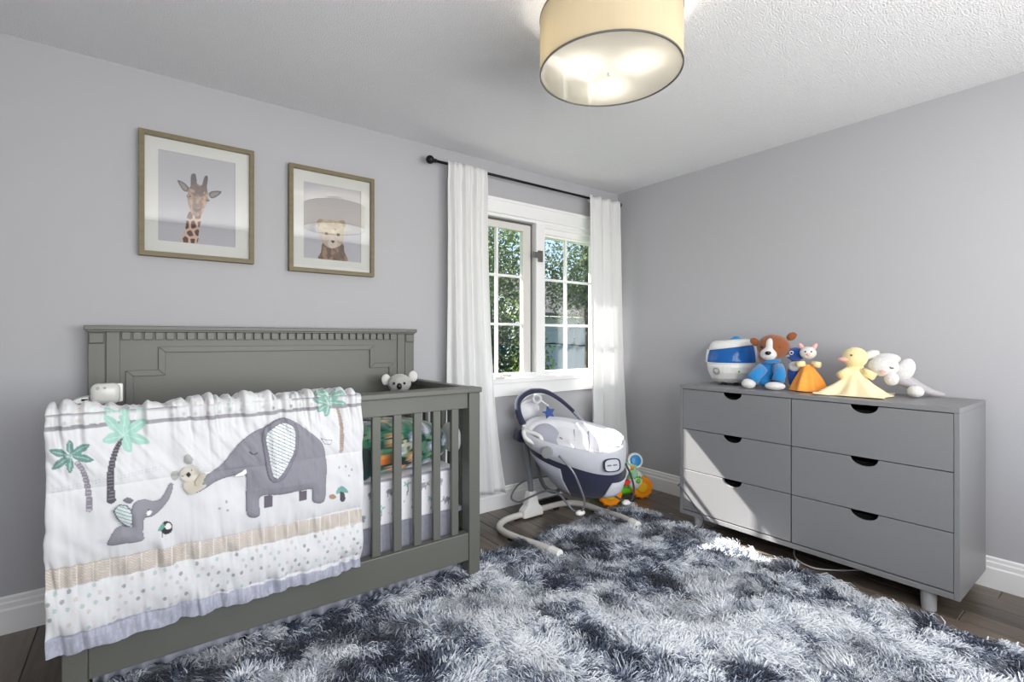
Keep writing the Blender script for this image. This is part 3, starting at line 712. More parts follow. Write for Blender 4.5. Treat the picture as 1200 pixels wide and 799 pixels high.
# ------------------------------------------------------------------ ceiling lamp
LC = Vector((-1.915, -1.625, 0)); LR = .255; LZ0, LZ1 = 2.165, 2.365
m = bpy.data.materials.new('beige_lamp_shade_fabric'); m.use_nodes = True
nt = m.node_tree; bs = nt.nodes['Principled BSDF']; bs.inputs['Base Color'].default_value = (*lin(196, 188, 166), 1); bs.inputs['Roughness'].default_value = .8
tr = nt.nodes.new('ShaderNodeBsdfTranslucent'); tr.inputs[0].default_value = (*lin(214, 206, 188), 1)
mx = nt.nodes.new('ShaderNodeMixShader'); mx.inputs[0].default_value = .5
nt.links.new(bs.outputs[0], mx.inputs[1]); nt.links.new(tr.outputs[0], mx.inputs[2]); nt.links.new(mx.outputs[0], nt.nodes['Material Output'].inputs['Surface'])
M['shade'] = m
m = bpy.data.materials.new('frosted_glossy_diffuser'); m.use_nodes = True
nt = m.node_tree; nt.nodes.clear(); oo = nt.nodes.new('ShaderNodeOutputMaterial')
tr = nt.nodes.new('ShaderNodeBsdfTranslucent'); tr.inputs[0].default_value = (.66, .655, .63, 1)
df = nt.nodes.new('ShaderNodeBsdfDiffuse'); df.inputs[0].default_value = (.85, .84, .8, 1)
gl = nt.nodes.new('ShaderNodeBsdfGlossy'); gl.inputs['Roughness'].default_value = .02
m1 = nt.nodes.new('ShaderNodeMixShader'); m1.inputs[0].default_value = .3; m2 = nt.nodes.new('ShaderNodeMixShader'); m2.inputs[0].default_value = .12
nt.links.new(tr.outputs[0], m1.inputs[1]); nt.links.new(df.outputs[0], m1.inputs[2]); nt.links.new(m1.outputs[0], m2.inputs[1]); nt.links.new(gl.outputs[0], m2.inputs[2]); nt.links.new(m2.outputs[0], oo.inputs[0])
M['diffuser'] = m
lamp = thing('ceiling_lamp', (LC.x, LC.y, RZ), 'round drum ceiling lamp with beige fabric shade and frosted bottom', 'ceiling lamp')


def drum(r0, r1, z0, z1, n=72):
    b = MB()
    V = []; F = []
    for k in range(n):
        t = 2 * PI * k / n
        for r, z in ((r1, z0), (r1, z1), (r0, z1), (r0, z0)): V.append((LC.x + r * math.cos(t), LC.y + r * math.sin(t), z))
    for k in range(n):
        j = (k + 1) % n
        for i in range(4): F.append((k * 4 + i, j * 4 + i, j * 4 + (i + 1) % 4, k * 4 + (i + 1) % 4))
    return b.add(V, F)


drum(LR - .003, LR, LZ0 + .004, LZ1).build('shade', M['shade'], lamp, smooth=False)
drum(LR - .004, LR + .0015, LZ0, LZ0 + .005).build('rim', M['hw'], lamp)
drum(LR - .004, LR + .0015, LZ1 - .003, LZ1 + .002).build('rim', M['hw'], lamp)
MB().lathe([(LR - .005, 0), (LR - .005, .003)], (LC.x, LC.y, LZ0 + .003), 72).build('diffuser', M['diffuser'], lamp)
MB().lathe([(.07, 0), (.07, .02), (.06, .028)], (LC.x, LC.y, RZ - .028), 40).cyl((LC.x, LC.y, RZ - .028), (LC.x, LC.y, LZ0 + .02), .008).build('canopy', M['white_pl'], lamp)
b = MB()
for k in range(3):
    t = 2 * PI * k / 3 + .79
    b.tube([(LC.x, LC.y, 2.33), (LC.x + .1 * math.cos(t), LC.y + .1 * math.sin(t), 2.33)], .006, 8)
    b.tube([(LC.x, LC.y, 2.362), (LC.x + (LR - .002) * math.cos(t), LC.y + (LR - .002) * math.sin(t), 2.362)], .003, 6)
b.build('bulb_arm', M['hw'], lamp)
MB().lathe([(.004, -.012), (.009, -.008), (.009, 0)], (LC.x, LC.y, LZ0 + .003), 16).build('nut', M['white_pl'], lamp)
M['bulb'] = bpy.data.materials.new('lit_bulb'); M['bulb'].use_nodes = True
pb = M['bulb'].node_tree.nodes['Principled BSDF']; pb.inputs['Emission Color'].default_value = (1, .95, .84, 1); pb.inputs['Emission Strength'].default_value = 3; pb.inputs['Alpha'].default_value = .25
for k in range(3):
    t = 2 * PI * k / 3 + .79
    p = (LC.x + .12 * math.cos(t), LC.y + .12 * math.sin(t), 2.222)
    MB().ell(p, (.028, .028, .028)).build('bulb', M['bulb'], lamp, smooth=True)
    MB().cyl((p[0], p[1], 2.25), (p[0], p[1], 2.335), .014).build('socket', M['white_pl'], lamp)
    d = bpy.data.lights.new('bulb_light', 'POINT'); d.energy = 2.3; d.color = (1, .93, .82); d.shadow_soft_size = .022
    o = bpy.data.objects.new('bulb_light', d); COL.objects.link(o); o.location = (p[0], p[1], 2.222)

# ================================================================== CRIB
CX0, CX1, CYF, CYB = -3.48, -1.94, -.80, -.03
crib = thing('crib', (-2.71, -.42, 0), 'grey painted wooden crib with a tall panelled headboard against the wall', 'crib')
cm = M['crib']
for x0, x1 in ((CX0, CX0 + .062), (CX1 - .062, CX1)):
    MB().box((x0, CYF, .0), (x1, CYF + .07, .935)).build('post', cm, crib, bevel=.004)
MB().box((CX0 - .006, CYF - .012, .935), (CX1 + .006, CYF + .085, .96)).build('top_rail', cm, crib, bevel=.005)
MB().box((CX0 + .062, CYF + .014, .858), (CX1 - .062, CYF + .05, .935)).build('rail_apron', cm, crib, bevel=.003)
MB().box((CX0 + .062, CYF + .006, .116), (CX1 - .062, CYF + .055, .25)).build('bottom_rail', cm, crib, bevel=.004)
slat_me = None
for k in range(14):
    x = -2.0705 - .0985 * k
    if slat_me is None:
        slat_me = MB().box((x - .019, CYF + .018, .25), (x + .019, CYF + .040, .858)).build('slat', cm, crib, bevel=.003)
    else:
        dup(slat_me, (-.0985 * k, 0, 0), crib)
# ends
for x0, x1 in ((CX0 + .012, CX0 + .045), (CX1 - .045, CX1 - .012)):
    MB().box((x0 - .008, CYF + .085, .93), (x1 + .008, CYB - .055, .958)).box((x0, CYF + .07, .86), (x1, CYB - .055, .93)).build('end_rail', cm, crib, bevel=.004)
    MB().box((x0, CYF + .07, .13), (x1, CYB - .055, .24)).build('end_rail', cm, crib, bevel=.004)
    y0 = CYF + .13
    s0 = None
    for k in range(6):
        if s0 is None: s0 = MB().box((x0 + .006, y0, .24), (x1 - .006, y0 + .036, .86)).build('end_slat', cm, crib, bevel=.003)
        else: dup(s0, (0, .096 * k, 0), crib)
# headboard
HX0, HX1, HY = -3.465, -1.955, -.08
MB().box((HX0 + .02, HY, .12), (HX1 - .02, CYB - .006, 1.232)).build('headboard_panel', cm, crib, bevel=.003)
for x0, x1 in ((HX0, HX0 + .058), (HX1 - .058, HX1)):
    MB().box((x0, HY - .012, 0), (x1, CYB, 1.234)).build('headboard_post', cm, crib, bevel=.004)
    MB().box((x0 + .003, HY - .022, 1.178), (x1 - .003, HY - .012, 1.226)).build('corner_block', cm, crib, bevel=.006)
for x0, x1 in ((HX0 + .058, HX0 + .108), (HX1 - .108, HX1 - .058)):
    MB().box((x0 + .003, HY - .008, .12), (x1, HY, 1.232)).build('pilaster', cm, crib, bevel=.002)
MB().box((HX0 - .012, HY - .03, 1.236), (HX1 + .012, CYB, 1.256)).box((HX0 - .004, HY - .024, 1.228), (HX1 + .004, CYB, 1.238)).build('cap_rail', cm, crib, bevel=.003)
MB().box((HX0 + .11, HY - .003, 1.185), (HX1 - .11, HY, 1.232)).build('dentil_backing', cm, crib)
d0 = None
x = HX0 + .114; n = 32; pit = (HX1 - HX0 - .228) / n
for k in range(n):
    if d0 is None: d0 = MB().box((x, HY - .020, 1.194), (x + pit - .009, HY - .003, 1.228)).build('dentil', cm, crib, bevel=.002)
    else: dup(d0, (pit * k, 0, 0), crib)
# stepped raised moulding
def stepped(o):
    a = -3.337 + o; b_ = -3.22 + o; z0, z1 = 1.058 - o, 1.163 - o
    c = -2.086 - o; d = -2.203 - o
    return [(a, .45), (a, z0), (b_, z0), (b_, z1), (d, z1), (d, z0), (c, z0), (c, .45)]


def strip(o0, o1, y0, y1):
    P, Q_ = stepped(o0), stepped(o1)
    b = MB()
    for i in range(7):
        pts = [(P[i][0], y0, P[i][1]), (P[i + 1][0], y0, P[i + 1][1]), (Q_[i + 1][0], y0, Q_[i + 1][1]), (Q_[i][0], y0, Q_[i][1])]
        b.prism(pts, (0, y1 - y0, 0))
    return b


b = strip(0, .027, HY, HY - .011)
b.build('panel_moulding', cm, crib, bevel=.002)
# support board under the mattress
MB().box((CX0 + .05, CYF + .09, .335), (CX1 - .05, HY - .02, .357)).build('mattress_base', M['skirt'], crib)

# mattress with printed sheet
def loop_sweep(prof, x0, x1, nx, rx=.03):
    """closed y-z loop swept along x with rounded end caps"""
    P = np.array(prof); c = P.mean(0)
    xs = np.linspace(0, 1, nx); V = []
    for t in xs:
        x = x0 + (x1 - x0) * t
        e = min(t, 1 - t) * (x1 - x0)
        k = 1 - (.25 * (1 - math.sqrt(max(0, 1 - (1 - min(1, e / rx)) ** 2))))
        q_ = c + (P - c) * k
        V += [(x, a, b_) for a, b_ in q_]
    n = len(P); F = [(i * n + k, i * n + (k + 1) % n, (i + 1) * n + (k + 1) % n, (i + 1) * n + k) for i in range(nx - 1) for k in range(n)]
    F += [tuple(range(n)), tuple((nx - 1) * n + k for k in range(n))[::-1]]
    return np.array(V), F


def dens(pts, d=.005):
    out = []
    for i in range(len(pts)):
        a = np.array(pts[i - 1], float); b_ = np.array(pts[i], float); n_ = max(1, int(np.linalg.norm(b_ - a) / d))
        out += [tuple(a + (b_ - a) * k / n_) for k in range(n_)]
    return out


yf, yb = -.722, -.12
prof_m = dens([(yb, .378), (yf, .378)], .05)[:0]
prof_m = [(y, .359) for y in np.linspace(yb, yf, 8)] + [(yf - .004, z) for z in np.arange(.364, .55, .005)] + [(yf + .006, .557), (yf + .02, .563)] + [(y, .565) for y in np.linspace(yf + .05, yb, 8)]
V, F = loop_sweep(prof_m, -3.40, -2.012, 280)
c = Canvas(V[:, 0], V[:, 2], (236, 236, 240))
cx = -3.36; r = np.random.default_rng(3); k = 0


def mini_elephant(c, x, z, s, col, fl):
    c.ell((x, z), s, s * .72, col); c.ell((x + fl * s * .95, z + s * .25), s * .5, s * .5, col)
    for dx in (-.6, .5): c.ell((x + dx * s, z - s * .8), s * .24, s * .5, col)
    c.line([(x + fl * s * 1.3, z + s * .2), (x + fl * s * 1.6, z - s * .3), (x + fl * s * 1.75, z - s * .1)], s * .16, col)
    c.ell((x + fl * s * .7, z + s * .25), s * .28, s * .4, (206, 206, 214))


while cx < -2.0:
    for row, zz in enumerate((.415, .505)):
        xx = cx + row * .045
        t = (k + row * 2) % 3
        if t < 2: mini_elephant(c, xx, zz + r.uniform(-.008, .008), .017, (150, 150, 162), 1 if r.random() < .5 else -1)
        else:
            c.line([(xx, zz - .03), (xx + .004, zz), (xx - .002, zz + .02)], .003, (140, 150, 150))
            for a in range(5): c.ell((xx + .013 * math.cos(a * 1.25), zz + .022 + .009 * math.sin(a * 1.25)), .009, .0035, (150, 190, 182), 1, a * 1.25)
    for _ in range(3): c.ell((cx + r.uniform(0, .08), r.uniform(.39, .54)), .0035, .0035, (170, 172, 180))
    cx += .085; k += 1
c.put(np.nonzero((V[:, 2] > .551) & (V[:, 1] < yf + .012))[0], (150, 150, 166))
mt = raw('mattress', V, F, M['cloth_print'], None, (-2.7, -.42, .359), smooth=True, cols=c.c)
tag(mt, 'white crib mattress in a sheet printed with small grey elephants', 'mattress')

# pleated crib skirt hanging below the mattress board
nu, nv = 320, 14
u = np.linspace(0, 1, nu)[None, :]; v = np.linspace(0, 1, nv)[:, None]
x = -3.41 + 1.39 * u + 0 * v
y = -.716 + (.004 + .012 * v) * np.sin(u * 150 + 3 * np.sin(u * 17)) * (fnoise(u * 14, u * 0, 5) + .2) + 0 * v - .004 * v
z = .362 + (.056 - .362) * v + .006 * np.sin(u * 21) * v
V = np.stack([x, y, z + 0 * u], -1).reshape(-1, 3)
sk = raw('crib_skirt', V, grid_faces(nu, nv)[:, ::-1], M['skirt'], None, (-2.7, -.72, .05), smooth=True)
sm = sk.modifiers.new('solid', 'SOLIDIFY'); sm.thickness = .002
tag(sk, 'lavender grey crib skirt hanging below the mattress', 'bed skirt')


# jungle print cushions
def soft_cushion(name, x0, x1, y0, y1, z0, z1, paint, label, seed, e=.55, mat_=None, group=None, sag=0.0):
    nu, nv = 220, 110
    t = np.linspace(0, 2 * PI, nu, endpoint=False)[None, :]; p = np.linspace(-PI / 2 * .995, PI / 2 * .995, nv)[:, None]
    sp = lambda q_, e_: np.sign(q_) * np.abs(q_) ** e_
    rx, ry, rz = (x1 - x0) / 2, (y1 - y0) / 2, (z1 - z0) / 2
    X = (x0 + x1) / 2 + rx * sp(np.cos(p), e) * sp(np.cos(t), .6)
    Y = (y0 + y1) / 2 + ry * sp(np.cos(p), e) * sp(np.sin(t), .7)
    Z = (z0 + z1) / 2 + rz * sp(np.sin(p), .6) + 0 * t
    w = (fnoise(X * 7 + seed, Z * 9 + Y * 5, seed) - .5) * .02
    Y = Y - w; Z = Z + w * .6 * (Z > (z0 + z1) / 2) - sag * ((X - (x0 + x1) / 2) / rx) ** 2 * (Z > (z0 + z1) / 2)
    V = np.stack([X, Y, Z], -1).reshape(-1, 3)
    i = np.arange(nv - 1)[:, None] * nu; k = np.arange(nu)[None, :]
    F = np.stack([i + k, i + (k + 1) % nu, i + nu + (k + 1) % nu, i + nu + k], -1).reshape(-1, 4)
    c = Canvas(V[:, 0], V[:, 2] - .35 * V[:, 1], (32, 74, 62)); c.V = V
    if paint: paint(c, seed)
    o = raw(name, V, F, mat_ or M['plush_print'], None, ((x0 + x1) / 2, (y0 + y1) / 2, z0), smooth=True, cols=c.c)
    return tag(o, label, 'cushion', group)


def paint_jungle(c, seed):
    r = np.random.default_rng(seed)
    x0, x1, z0, z1 = c.X.min(), c.X.max(), c.Z.min(), c.Z.max()
    nz = fnoise(c.X * 11, c.Z * 13, seed + 4); c.put(np.nonzero(nz > .58)[0], (92, 138, 112)); c.put(np.nonzero(nz < .38)[0], (16, 44, 42))
    for _ in range(130):
        p = (r.uniform(x0, x1), r.uniform(z0, z1)); a = r.uniform(0, PI); col = [(40, 120, 96), (120, 160, 120), (20, 60, 56), (210, 214, 190)][r.integers(4)]
        c.ell(p, .034, .009, col, 1, a)
    gx = x0 + .02
    while gx < x1:
        gz = z0 + .03
        while gz < z1:
            p = (gx + r.uniform(-.02, .02), gz + r.uniform(-.02, .02)); t = r.integers(4)
            if t == 0:
                c.ell(p, .032, .03, (206, 160, 110)); c.ell((p[0] + .002, p[1] + .004), .02, .019, (236, 208, 168)); c.ell((p[0] + .003, p[1]), .007, .006, (120, 70, 40))
                for s_ in (-1, 1): c.ell((p[0] + s_ * .03, p[1] + .01), .011, .011, (206, 160, 110)); c.ell((p[0] + s_ * .008, p[1] + .01), .003, .003, (30, 24, 20))
            elif t == 1 and r.random() < .5:
                c.ell(p, .028, .021, (226, 120, 44)); c.ell((p[0] + .02, p[1] + .016), .016, .014, (236, 150, 80)); c.line([(p[0] - .02, p[1]), (p[0] - .04, p[1] + .03)], .005, (226, 120, 44))
            elif t == 2:
                c.ell(p, .04, .012, (238, 200, 130), 1, .6); c.ell((p[0], p[1] + .03), .03, .008, (220, 150, 60), 1, -.5)
            else:
                c.ell(p, .024, .026, (150, 160, 178)); c.ell((p[0], p[1] - .004), .012, .012, (214, 218, 224))
            gz += .085
        gx += .09


soft_cushion('cushion', -2.80, -2.0, -.70, -.31, .562, .80, paint_jungle, 'green jungle animal print cushion lying nearest the crib slats', 3, sag=.03, group='jungle print cushions in the crib')
soft_cushion('cushion', -3.0, -2.05, -.295, -.115, .566, .835, paint_jungle, 'taller green jungle animal print cushion leaning at the headboard', 8, sag=.03, group='jungle print cushions in the crib')


def paint_dark(c, seed):
    c.c[:] = lin(48, 62, 60); nz = fnoise(c.X * 40, c.Z * 6, 2); c.put(np.nonzero(nz > .58)[0], (74, 88, 84), .8)
    c.put(np.nonzero(c.V[:, 2] < .61)[0], (22, 66, 66))


soft_cushion('cushion', -2.66, -2.44, -.722, -.69, .563, .72, paint_dark, 'small plain dark green cushion beside the hanging quilt edge', 5, e=.9)

# white pad at the right end of the crib
wc = MB().ell((-2.002, -.62, .69), (.02, .09, .075), nu=24, nv=16, e=.8).build('cushion', M['white_plush'], None, (-2.0, -.62, .62), smooth=True)
tag(wc, 'small white pad standing against the right end slats of the crib', 'cushion')

# koala soft toy sitting at the back right corner of the crib
KB = Vector((-2.125, -.26, .79))
kt = thing('koala_plush', (KB.x, KB.y, .79), 'grey koala soft toy peeking over the crib rail before the headboard', 'soft toy')
kf = Vector((-.42, -.9, -.1)).normalized(); kl = Vector((.9, -.42, 0)).normalized(); ku = Vector((0, 0, 1))
P = lambda a, b_, c_: KB + kf * a + kl * b_ + ku * c_
MB().ell(P(0, 0, .16), (.065, .066, .052), (kf, kl, ku)).ell(P(-.02, 0, .07), (.06, .06, .08), (kf, kl, ku)).build('body', M['grey_plush'], kt, remesh=.007)
for s_ in (-1, 1):
    e = MB().ell(P(-.015, s_ * .074, .186 + s_ * .008), (.014, .028, .034), (kf, kl, ku)).build('ear', M['white_plush'], kt, remesh=.006)
    MB().ell(P(.06, s_ * .028, .170), .007).build('eye', M['black_bead'], kt, smooth=True)
MB().ell(P(.066, 0, .155), (.012, .014, .018), (kf, kl, ku)).build('nose', M['black_bead'], kt, smooth=True)

# soother and its clip on the left end rail
so = thing('crib_soother', (-3.40, -.47, .958), 'white plastic crib soother on the left end rail beside the headboard', 'soother')
MB().box((-3.43, -.53, .958), (-3.345, -.47, 1.035)).build('body', M['clear_pl'], so, bevel=.022, seg=4, smooth=True)
MB().box((-3.425, -.47, .96), (-3.338, -.455, 1.03)).build('back_case', M['white_pl'], so, bevel=.006, seg=3)
MB().cyl((-3.408, -.531, 1.02), (-3.408, -.535, 1.02), .006).cyl((-3.388, -.531, 1.02), (-3.388, -.535, 1.02), .004).build('button', M['grey_pl'], so)
cp = thing('clip_cap', (-3.47, -.46, .958), 'curved white plastic clip with dark slots beside the soother', 'clip')
b = MB()
pts = [(-3.50, .958), (-3.49, .968), (-3.47, .98), (-3.45, .986), (-3.436, .987)]
poly = [(x_, -.50, z_) for x_, z_ in pts] + [(-3.436, -.50, .958)]
b.prism(poly, (0, .08, 0)); b.build('shell', M['white_pl'], cp, bevel=.003)
MB().box((-3.484, -.503, .9605), (-3.44, -.499, .966)).build('slot', M['dark'], cp)
MB().box((-3.455, -.503, .974), (-3.438, -.499, .981)).build('slot', M['dark'], cp)

# ================================================================== QUILT over the front rail
QX0, QX1 = -3.512, -2.548
path = [(-.694, .80), (-.698, .87), (-.701, .94), (-.704, .962), (-.713, .974), (-.73, .979), (-.77, .981), (-.805, .98), (-.822, .973), (-.831, .958), (-.834, .93), (-.836, .6), (-.838, .242)]
seg = np.array(path); dl = np.r_[0, np.cumsum(np.hypot(*np.diff(seg, axis=0).T))]
nv = int(dl[-1] / .0026); nu = int((QX1 - QX0) / .0026)
s_ = np.linspace(0, dl[-1], nv)
py_ = np.interp(s_, dl, seg[:, 0]); pz_ = np.interp(s_, dl, seg[:, 1])
tang = np.stack([np.gradient(py_), np.gradient(pz_)], -1); tang /= np.linalg.norm(tang, axis=1)[:, None]
nrm = np.stack([tang[:, 1], -tang[:, 0]], -1)            # outward: -y at the front
for _ in range(12): nrm[1:-1] = (nrm[:-2] + nrm[1:-1] * 2 + nrm[2:]) / 4
nrm /= np.linalg.norm(nrm, axis=1)[:, None]
U_, Vv = np.meshgrid(np.linspace(QX0, QX1, nu), np.arange(nv))
X = U_.copy(); S = s_[Vv]; Zp = pz_[Vv]; front = S > dl[9]
Zf = np.where(front, Zp, .93 + (dl[9] - S) * .9)          # unrolled print height
hem = np.interp(X, *np.array(QUILT['hem_bot']).T) - .0
Zf_print = Zf
# stuffing between seams
seams = [.235, .298, .440, .500, .735, .927, 1.02, 1.2]
puff = np.zeros_like(X)
for a, b_ in zip(seams[:-1], seams[1:]):
    t = np.clip((Zf - a) / (b_ - a), 0, 1); puff += np.sqrt(np.clip(np.sin(PI * t), 0, 1)) * min(1, (b_ - a) / .12) * .012
ed = np.minimum(X - QX0, QX1 - X); puff *= np.clip(ed / .02, 0, 1) ** .5
w1 = fnoise(X * 26 + 1.5 * Zf, Zf * 3.2, 21) - .5; w2 = fnoise(X * 9 + Zf * 3, Zf * 6, 33) - .5
band = np.exp(-((Zf - .47) / .05) ** 2) + np.exp(-((Zf - .27) / .05) ** 2) * 1.3 + np.exp(-((Zf - .95) / .07) ** 2) * 1.2
diag = fnoise(X * 20 + Zf * 14, Zf * 3 - X * 2, 55) - .5
gath = np.abs(fnoise(X * 24 + 2.2 * (Zf - .9), Zf * 1.3, 77, 2) - .5) * 2       # pulled creases under the rail and in the bands
topz = np.exp(-np.clip(.955 - Zf, 0, 1) / .10)
cre = np.exp(-(gath / .22) ** 2)
disp = puff + w2 * .030 + w1 * (.006 + .030 * band) + diag * .030 * np.exp(-((Zf - .83) / .10) ** 2) - cre * (.014 * topz + .010 * band)
disp = disp + .006 * np.sin(X * 160 + 9 * fnoise(X * 8, Zf * 4, 5)) * np.exp(-((Zf - .47) / .035) ** 2) * fnoise(X * 10, Zf * 0, 15)
sideflare = -.012 * np.exp(-(X - QX0) / .03)
Y3 = py_[Vv] + nrm[Vv, 0] * (disp + .006) ; Z3 = Zp + nrm[Vv, 1] * (disp + .006)
Y3 = np.where(front, np.minimum(Y3, -.8195), Y3)
Y3 = np.where(~front & (S < dl[3]), np.maximum(Y3, -.704), Y3)
Z3 = np.where((~front) & (S > dl[3]), np.maximum(Z3, .969), Z3)
hb = np.clip((.5 - Zp) / .26, 0, 1) * front               # settle the bottom edge on the measured hem
Z3 = Z3 + hb * (hem - .242) + hb * .004 * np.sin(X * 55)
X3 = X + .006 * (fnoise(Zf * 12, X * 2, 8) - .5) * np.clip(1 - ed / .1, 0, 1) * 2
QV = np.stack([X3, Y3, Z3], -1).reshape(-1, 3)
c = Canvas(X.ravel(), np.where(front, Z3, Zf).ravel(), (216, 216, 218))
Q = QUILT
lv = lambda key: np.interp(c.X, *np.array(Q[key]).T)
ct, cb, ht = lv('chev_top'), lv('chev_bot'), lv('hem_top')
# printed dots on the lower and the top band
r = np.random.default_rng(4)
dots = [(196, 196, 196), (176, 196, 190), (204, 196, 190), (218, 218, 218), (158, 160, 158), (212, 222, 218)]
for row, z in enumerate(np.arange(.312, .438, .0235)):
    for k, x in enumerate(np.arange(QX0 + .008, QX1, .03)):
        c.ell((x + (row % 2) * .015 + r.uniform(-.003, .003), z + r.uniform(-.003, .003)), .0052, .0068, dots[r.integers(6)])
for row, z in enumerate(np.arange(.943, 1.2, .027)):
    for k, x in enumerate(np.arange(QX0 + .008, QX1, .034)):
        c.ell((x + (row % 2) * .017 + r.uniform(-.004, .004), z + r.uniform(-.004, .004)), .0052, .007, dots[r.integers(6)])
c.line(Q['stripe'], .0062, (152, 150, 156))
k = np.nonzero((c.Z < ct) & (c.Z > cb))[0]
c.put(k, (188, 178, 168))
ch = np.abs(((c.X[k] / .020) % 1) * 2 - 1) * .011
lines_ = ((c.Z[k] + ch) / .0085) % 1
c.put(k[lines_ > .62], (212, 204, 196)); c.put(k[((c.X[k] / .040) % 1) > .92], (222, 216, 210))
k = np.nonzero(c.Z < ht)[0]
c.put(k, (166, 168, 182)); nz = fnoise(c.X[k] * 220, c.Z[k] * 60, 3); c.put(k[nz > .55], (184, 186, 200), .7)
for off in (0, .008):
    p = [(a, b_ - off) for a, b_ in Q['stitch']]
    idx, dd, tt = c.near(p, .0016); c.put(idx[(tt / .009) % 1 < .55], (196, 198, 206))


def palm(leaves, trunk, lc, vein, tc, tw0, tw1, ring):
    idx, dd, tt = c.near(trunk, max(tw0, tw1)); L = tt.max() if len(tt) else 1
    w = tw0 + (tw1 - tw0) * tt / L; ok = dd < w; c.put(idx[ok], tc)
    rg = ok & ((tt / .010) % 1 < .22) & (dd < w * .75); c.put(idx[rg], ring)
    for lf in leaves:
        c.poly(lf, lc); base = np.mean([lf[0], lf[-1]], axis=0); c.line([tuple(base), tuple((np.array(base) + (np.array(lf[3]) - base) * .8))], .0016, vein)


palm(Q['palm1'], smooth_path(Q['trunk1'], 5), (108, 144, 138), (156, 184, 178), (140, 134, 144), .006, .008, (190, 184, 194))
palm(Q['palm2'], smooth_path(Q['trunk2'], 5), (164, 202, 190), (186, 216, 206), (84, 81, 88), .006, .011, (140, 136, 144))
palm(Q['palm3'], smooth_path(Q['trunk3'], 5), (138, 174, 164), (190, 214, 204), (178, 160, 152), .005, .008, (150, 130, 124))
c.poly(Q['bird'], (58, 56, 60)); c.poly(Q['bird_belly'], (232, 230, 226)); c.poly(Q['bird_beak'], (110, 160, 146)); c.line([(Q['bird'][6][0], Q['bird'][6][1]), (Q['bird'][6][0], Q['bird'][6][1] - .014)], .0016, (110, 108, 110))
c.poly(Q['umb'], (118, 164, 158)); c.poly(Q['umb_stem'], (78, 76, 84)); c.poly(Q['shroom'], (170, 140, 118))
for p in Q['specks']: c.ell(p, .004, .005, (168, 168, 170))
c.poly(Q['ele_tail'], (222, 222, 228)); c.line(Q['ele_tail'], .0014, (150, 150, 160), closed=True)
c.poly(Q['baby_tail'], (210, 210, 216))
for lg in Q['ele_legs']: c.poly(lg, (104, 98, 108), curve=False)
quilt = thing('crib_quilt', (-3.03, -.80, .24), 'white baby quilt with elephants and palms draped over the crib front rail', 'quilt')
qo = raw('quilt_cloth', QV, grid_faces(nu, nv), M['quilt'], quilt, smooth=True, cols=c.c)
NRM = np.stack([np.zeros(nu * nv), nrm[Vv, 0].ravel(), nrm[Vv, 1].ravel()], -1)


def applique(name, poly, puffh, col, curve=True, detail=None, lift=.0012):
    """stuffed patch sewn on the quilt: follows its surface, bulges away from its edge"""
    pl = smooth_path(poly, 5, True) if curve else poly
    idx = c.mask(pl); ins = np.zeros(nu * nv, bool); ins[idx] = True
    g = ins.reshape(nv, nu); q_ = g[:-1, :-1] & g[1:, :-1] & g[:-1, 1:] & g[1:, 1:]
    F = grid_faces(nu, nv)[q_.ravel()]
    used = np.unique(F); re_ = -np.ones(nu * nv, int); re_[used] = np.arange(len(used)); F = re_[F]
    x, z = c.X[used], c.Z[used]; P = np.array(list(pl) + [pl[0]], float); d = np.full(len(used), 9.)
    for i in range(len(P) - 1):
        e = P[i + 1] - P[i]; l2 = max((e ** 2).sum(), 1e-12); t = np.clip(((x - P[i, 0]) * e[0] + (z - P[i, 1]) * e[1]) / l2, 0, 1)
        d = np.minimum(d, np.hypot(x - P[i, 0] - t * e[0], z - P[i, 1] - t * e[1]))
    h = lift + puffh * np.sqrt(np.clip(d / .03, 0, 1)) + puffh * .35 * (fnoise(x * 45 + z * 10, z * 20, 6) - .5) * np.clip(d / .02, 0, 1)
    k = Canvas(x, z, col); k.d = d
    if detail: detail(k)
    return raw(name, QV[used] + NRM[used] * h[:, None], F, M['quilt'], quilt, smooth=True, cols=k.c)


def d_body(k):
    k.put(np.nonzero(k.d < .0022)[0], (116, 114, 126)); k.line(Q['ele_eye'], .0018, (60, 58, 66))


def d_ear(k):
    k.put(np.nonzero(k.d < .0028)[0], (96, 94, 104)); m_ = k.mask(smooth_path(Q['ele_ear_in'], 5, True)); k.put(m_, (236, 238, 240))
    st = ((k.X[m_] * .62 + k.Z[m_]) / .013) % 1; k.put(m_[st < .22], (118, 118, 124)); k.put(m_[(st > .5) & (st < .64)], (176, 196, 196))
    k.line(smooth_path(Q['ele_ear_in'], 5, True), .0014, (120, 118, 128), closed=True)


def d_baby_ear(k):
    k.put(np.nonzero(k.d < .005)[0], (110, 110, 118)); m_ = np.nonzero(k.d >= .005)[0]; st = ((k.X[m_] * .6 + k.Z[m_]) / .011) % 1; k.put(m_, (200, 212, 212)); k.put(m_[st < .25], (134, 138, 142))


def d_baby(k):
    k.put(np.nonzero(k.d < .002)[0], (116, 114, 126)); k.poly(Q['baby_eye'], (238, 238, 238)); k.ell(Q['baby_eye'][1], .0022, .0022, (50, 48, 54))


def d_koala(k):
    for e in Q['koala_eyes']: k.ell(e, .0022, .0022, (60, 56, 54))
    k.poly(Q['koala_nose'], (54, 50, 52))


